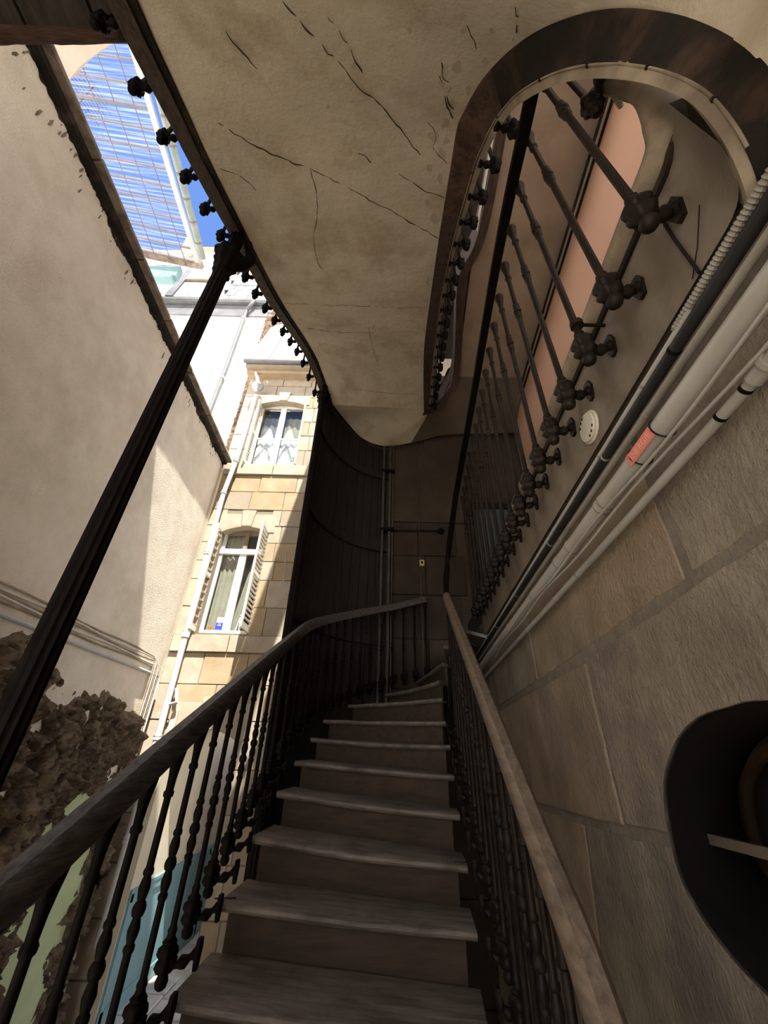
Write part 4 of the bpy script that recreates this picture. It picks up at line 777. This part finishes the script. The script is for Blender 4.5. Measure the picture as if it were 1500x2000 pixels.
# ------------------------------------------------------------------ upper flight: soffit, strings, cracks
up = thing('upper_flight', 'underside of the upper stair flight in cracked cream plaster between dark timber strings', 'staircase', (-.3, 2.3, 4))
def on_line(x, y): r = ray(x, y); return r*(2.62/(r.z-.6*r.y))
Rt = [(1570, 400, .985), (1550, 250, 1.02), (1491, 131, 1.10), (1432, 77, 1.28), (1364, 41, 1.45), (1296, 23, 1.63), (1210, 16, 1.82), (1128, 29, 2.03), (1056, 57, 2.25), (1001, 93, 2.46), (958, 135, 2.60), (933, 168, 2.70), (906, 218, 2.83), (892, 254, 2.92), (879, 331, 3.05), (865, 415, 3.26), (852, 499, 3.52), (840, 585, 3.86), (829, 671, 4.22), (827, 740, 4.42), (828, 800, 4.52)]
Rp = [atZ(*t) for t in Rt]
Lp = [V3((1.7, .2, 1.0)), V3((1.7, -.3, 1.08)), V3((1.5, -.8, 1.2)), V3((1.0, -1.2, 1.35)), V3((.5, -1.35, 1.52)), V3((0, -1.3, 1.7)), V3((-.6, -1.05, 1.95)), V3((-1.0, -.6, 2.25)), V3((-1.12, -.1, 2.55)), on_line(267, 0), on_line(300, 75), on_line(343, 167), on_line(372, 230), on_line(400, 293), on_line(440, 375), on_line(478, 450), on_line(516, 526), on_line(550, 591), on_line(610, 684), atY(632, 735, 3.75), atY(650, 790, 4.12)]
far = [(atY(676, 822, 4.55), Rp[-1]+V3((.01, .02, .0))), (atY(700, 850, 4.85), Rp[-1]+V3((.02, .05, .01))), (atY(728, 866, 5.0), Rp[-1]+V3((.05, .10, .02))), (atY(760, 871, 5.06), Rp[-1]+V3((.08, .13, .03))), (atY(817, 862, 5.05), atZ(846, 792, 4.62)), (atY(862, 850, 5.03), atZ(866, 772, 4.75)), (atY(930, 847, 5.02), atZ(885, 738, 5.06)), (atY(975, 846, 5.0), atZ(950, 738, 5.08)), (atY(1020, 845, 5.0), atZ(1025, 738, 5.09))]
assert len(Lp) == len(Rp), (len(Lp), len(Rp))
Ld = dense(Lp, 5); Rd = dense(Rp, 5)
def surf(a, c, n=22): return [a.lerp(c, i/n)+V3((0, 0, .012*noise.noise(V3((a.lerp(c, i/n).x*2, a.y*2, 1))))) for i in range(n+1)]
rows = [surf(a, c) for a, c in zip(Ld, Rd)]
MB().grid(rows).build('soffit', 'soffit', up, smooth=180)
FL, FR_ = dense([Lp[-1]]+[a for a, _ in far], 4), dense([Rp[-1]]+[c for _, c in far], 4)
MB().grid([surf(a, c, 16) for a, c in zip(FL[:20], FR_[:20])]).build('soffit', 'soffit', up, smooth=180)
MB().grid([surf(a, c, 16) for a, c in zip(FL[19:], FR_[19:])]).build('landing_soffit', 'soot', up, smooth=180)  # far patch takes the darker plaster in place of shade
# stair body above the soffit keeps daylight out
top = MB().grid([[p+V3((0, 0, .30)) for p in r] for r in rows[30:]]); top.grid([[p+V3((0, 0, .3)) for p in surf(a, c, 16)] for a, c in zip(FL, FR_)]); top.build('upper_deck', 'plank', up)
# outer string: box section outside the left edge
LL = Ld[30:]+FL[1:22]
def offs(P, d):
    out = []
    for i, p in enumerate(P):
        t = P[min(i+1, len(P)-1)]-P[max(i-1, 0)]; t.z = 0; t.normalize(); out.append(p+V3((-t.y, t.x, 0))*d)
    return out
LO = offs(LL, .125); LM = offs(LL, .035)
def string_sweep(inn, out, dz0, dz1, name, m, parent):
    hh = lambda p: V3((0, 0, min(dz1, .02+max(0, p.z-1.25)*.45)))
    return MB().grid([[p+V3((0, 0, dz0)) for p in inn], [p+V3((0, 0, dz0)) for p in out], [p+hh(p) for p in out], [p+hh(p) for p in inn], [p+V3((0, 0, dz0)) for p in inn]]).build(name, m, parent, smooth=30)
string_sweep(LL, LM, -.015, .30, 'string_molding', 'archwood', up)
string_sweep(LM, LO, -.03, .32, 'outer_string', 'stringwood', up)
# inner string round the well
PR = [((1570, 400, .985), (1452, 402, .985)), ((1550, 250, 1.02), (1441, 352, 1.01)), ((1491, 131, 1.10), (1405, 272, 1.09)), ((1432, 77, 1.28), (1352, 205, 1.22)), ((1364, 41, 1.45), (1295, 172, 1.36)), ((1296, 23, 1.63), (1228, 154, 1.55)), ((1210, 16, 1.82), (1160, 150, 1.80)),
      ((1128, 29, 2.03), (1100, 158, 2.02)), ((1056, 57, 2.25), (1052, 177, 2.22)), ((1001, 93, 2.46), (1008, 205, 2.46)), ((958, 135, 2.60), (984, 233, 2.64)), ((933, 168, 2.70), (966, 262, 2.76)), ((906, 218, 2.83), (946, 308, 2.90)), ((892, 254, 2.92), (934, 340, 2.98)), ((879, 331, 3.05), (917, 392, 3.11)), ((865, 415, 3.26), (900, 445, 3.30)),
      ((852, 499, 3.52), (884, 505, 3.52)), ((840, 585, 3.86), (866, 588, 3.86)), ((829, 671, 4.22), (853, 690, 4.24)), ((827, 740, 4.42), (846, 745, 4.42)), ((828, 800, 4.52), (839, 797, 4.52))]
SO = dense([atZ(*a) for a, c in PR], 5); SI = dense([atZ(*c) for a, c in PR], 5)
SM = [c.lerp(a, .22)+V3((0, 0, .0)) for a, c in zip(SO, SI)]
string_sweep(SO[:51], SM[:51], -.03, .30, 'well_string', 'archwood', up); string_sweep(SO[50:76], SM[50:76], -.03, .30, 'well_string', 'rustwood', up)
string_sweep(SO[75:], SM[75:], -.03, .30, 'well_string', 'stringwood', up)
string_sweep(SM, SI, -.022, .30, 'plaster_edge', 'nosing', up)
loop = dense([Rp[-1], atZ(846, 792, 4.62)+V3((.02, 0, 0)), atZ(868, 770, 4.78), atZ(884, 735, 5.0), atZ(890, 640, 5.06), atZ(895, 540, 5.08), V3((1.0, 2.0, 5.08)), V3((.95, .5, 5.08))], 5)
string_sweep(loop, offs(loop, .10), -.03, .32, 'well_string', 'stringwood', up)
MB().box((.42, -.30, 1.02), (1.75, -.06, 1.30)).build('header_beam', 'archwood', up)  # unseen beam added to keep light off the soffit corner
# thin cream cable clipped round the arch
cabp = [c.lerp(a, .24)+V3((0, 0, -.036)) for a, c in zip(SO, SI)][8:98]
tcb = thing('arch_cable', 'thin cream cable clipped along the dark edge of the oval stairwell opening', 'cable', cabp[20])
MB().tube(cabp, .0036, 6).build('cable', 'nosing', tcb, smooth=60)
for i in (6, 16, 24, 32, 44, 58): MB().tube([cabp[i], cabp[i].lerp(cabp[i+1], .25)], .0065, 6).build('clip', 'archwood', tcb)
# cracks in the soffit, thin dark grooves standing a millimetre off the plaster
from mathutils.bvhtree import BVHTree
_g = MB().grid(rows); BV = BVHTree.FromPolygons([V3(v) for v in _g.v], _g.f)
def on_soffit(x, y):
    r = ray(x, y).normalized(); h = BV.ray_cast(V3((0, 0, 0)), r)
    return h[0]-r*.002 if h[0] else None
cracks = [[(548, 0), (585, 40), (625, 85), (668, 130), (700, 170), (726, 190), (760, 225), (800, 275), (820, 300)], [(426, 240), (470, 268), (520, 295), (560, 312), (605, 330), (650, 352), (700, 378), (760, 410), (820, 445), (855, 465)],
          [(605, 330), (616, 370), (620, 420), (612, 470), (622, 515), (634, 530)], [(556, 592), (600, 594), (660, 596), (720, 598), (780, 601), (830, 600)], [(640, 30), (675, 80), (700, 130), (722, 172)], [(600, 640), (650, 648), (730, 650)], [(720, 640), (728, 680), (740, 715)], [(860, 150), (870, 195), (884, 230)], [(1000, 60), (1006, 95), (1000, 130)], [(780, 340), (830, 372), (866, 385)], [(960, 90), (985, 115), (1010, 100)], [(862, 120), (868, 150), (880, 168), (872, 190), (886, 214)], [(838, 240), (852, 268), (846, 290), (872, 318)], [(905, 40), (918, 62), (930, 95)], [(1010, 15), (1012, 50), (1000, 80)], [(430, 330), (470, 345), (500, 372)], [(835, 540), (838, 560), (846, 580)], [(700, 300), (712, 305), (725, 318)], [(440, 60), (480, 110), (500, 130)], [(690, 760), (760, 768), (815, 770)]]
for ci, c in enumerate(cracks):
    pts = [on_soffit(x, y) for x, y in c]; pts = [p for p in pts if p]
    if len(pts) < 2: continue
    pts = dense(pts, 8); pts = [p+V3((.010*noise.noise(p*17), .014*noise.noise(p*19+V3((5, 0, 0))), 0)) for p in pts]
    MB().tube(pts, [max(.0008, (.0035 if ci < 2 else .0024)*(0.5+abs(noise.noise(p*9))*1.3)) for p in pts], 4).build('crack', 'crack', up)
for (x, y, s_) in [(722, 178, 16), (706, 172, 10), (690, 130, 9), (880, 205, 13), (868, 240, 14), (862, 300, 13), (850, 430, 14), (838, 330, 10), (738, 700, 9), (730, 640, 6), (905, 60, 10), (893, 130, 16), (915, 175, 12), (862, 165, 9), (845, 265, 16), (872, 275, 10), (858, 350, 12), (835, 395, 9), (948, 120, 12), (960, 60, 9), (685, 298, 7), (800, 60, 8), (640, 210, 6)]:
    pg = []
    for k in range(9):
        a = k*2*math.pi/9; q = s_*(.45+.6*random.random()); p = on_soffit(x+q*math.cos(a)*.75, y+q*math.sin(a)); 
        if p: pg.append(p)
    if len(pg) > 5: MB().prism(pg, (0, 0, .004)).build('plaster_flake', 'flake', up)

# upper railings: bracketed balusters inside the well and outside
uo = thing('upper_outer_railing', 'iron railing bracketed outside the upper flight, its scroll brackets dark against the sky', 'railing', (-1.3, 2, 3))
K4 = kit(.95, M['iron'])
OUT = offs(LL, .235)
stp = along([V3((p.x, p.y, 0)) for p in OUT], .232, 0.15)
for p in stp:
    z, d = interp(OUT, p); nrm_ = V3((d.y, -d.x, 0)); baluster(K4, V3((p.x, p.y, z+.045)), math.atan2(nrm_.y, nrm_.x), .115, uo)
MB().sweep([p+V3((0, 0, 1.0)) for p in OUT], RSEC).build('handrail', 'railwood', uo, smooth=40)
ui = thing('upper_inner_railing', 'iron railing bracketed to the well side of the upper flight', 'railing', (.6, 1.5, 3))
INN = [p for p in SI if p.z > 2.45]
INO = offs(INN, -.07)
for p in along([V3((q.x, q.y, 0)) for q in INO], .205, .12):
    z, d = interp(INO, p); baluster(K4, V3((p.x, p.y, z-.02)), math.atan2(d.x, -d.y), .09, ui)
MB().sweep([p+V3((0, 0, .96)) for p in INO], RSEC).build('handrail', 'railwood', ui, smooth=40)

# ------------------------------------------------------------------ iron columns
def column(x, y, ztop, zcap, label, r=.048):
    c = thing('iron_column', label, 'column', (x, y, GZ))
    MB().lathe([(r*1.9, 0), (r*1.9, .06), (r*1.5, .1), (r*1.5, .2), (r*1.2, .24)], (x, y, GZ), 16).build('base', 'iron', c, smooth=40)
    MB().lathe([(r*1.05, .2), (r*1.05, 1.2), (r, zcap-GZ), (r, ztop-GZ)], (x, y, GZ), 48, 12, .07).build('shaft', 'iron', c, smooth=60)
    MB().lathe([(r, -.16), (r*1.25, -.14), (r*1.25, -.11), (r*1.05, -.10), (r*1.2, -.06), (r*1.5, -.03), (r*1.75, .0), (r*1.45, .012), (r*1.6, .03), (r*2.0, .075), (r*1.6, .085), (r*2.1, .10), (r*2.1, .13), (r*1.3, .15)], (x, y, zcap), 32, 8, .08).build('capital', 'iron', c, smooth=50)
    return c
c1 = column(-1.22, 1.465, 3.50, 3.03, 'tall tapering iron column in left foreground carrying the upper flight')
MB().tube([(-1.19, 1.47, 3.05), (-1.12, 1.5, 3.10), (-1.08, 1.52, 3.22), (-1.14, 1.5, 3.42)], [.05, .05, .04, .035], 8).build('scroll_bracket', 'iron', c1, smooth=60)
q = atY(644, 800, 4.0)
c2 = column(-.93, 3.90, 4.62, 4.30, 'slender fluted iron column at the edge of the dark boarded tower', .045)

# tower eave beam and roof that shade the facade strip and the stair
rt = thing('stair_tower_roof', 'flat dark timber roof over the stair tower', 'roof', (1, 3, 9.7))
MB().box((-.35, .5, 9.6), (3.0, 5.6, 9.8)).build('roof_deck', 'plank', rt)
MB().box((-1.17, .5, 9.5), (-.62, 5.6, 9.75)).build('eaves_beam', 'plank', rt)
MB().box((-.3, .45, 7.4), (2.5, 5.5, 7.5)).build('upper_ceiling', 'plank', rt)  # dark ceiling added above the well to shut out the sky light
MB().box((2.45, -.6, 1.2), (2.6, 5.6, 9.6)).build('back_wall', 'plaster', rt)
MB().box((.0, 5.42, 6.5), (2.6, 5.6, 9.6)).build('back_wall', 'plaster', rt)
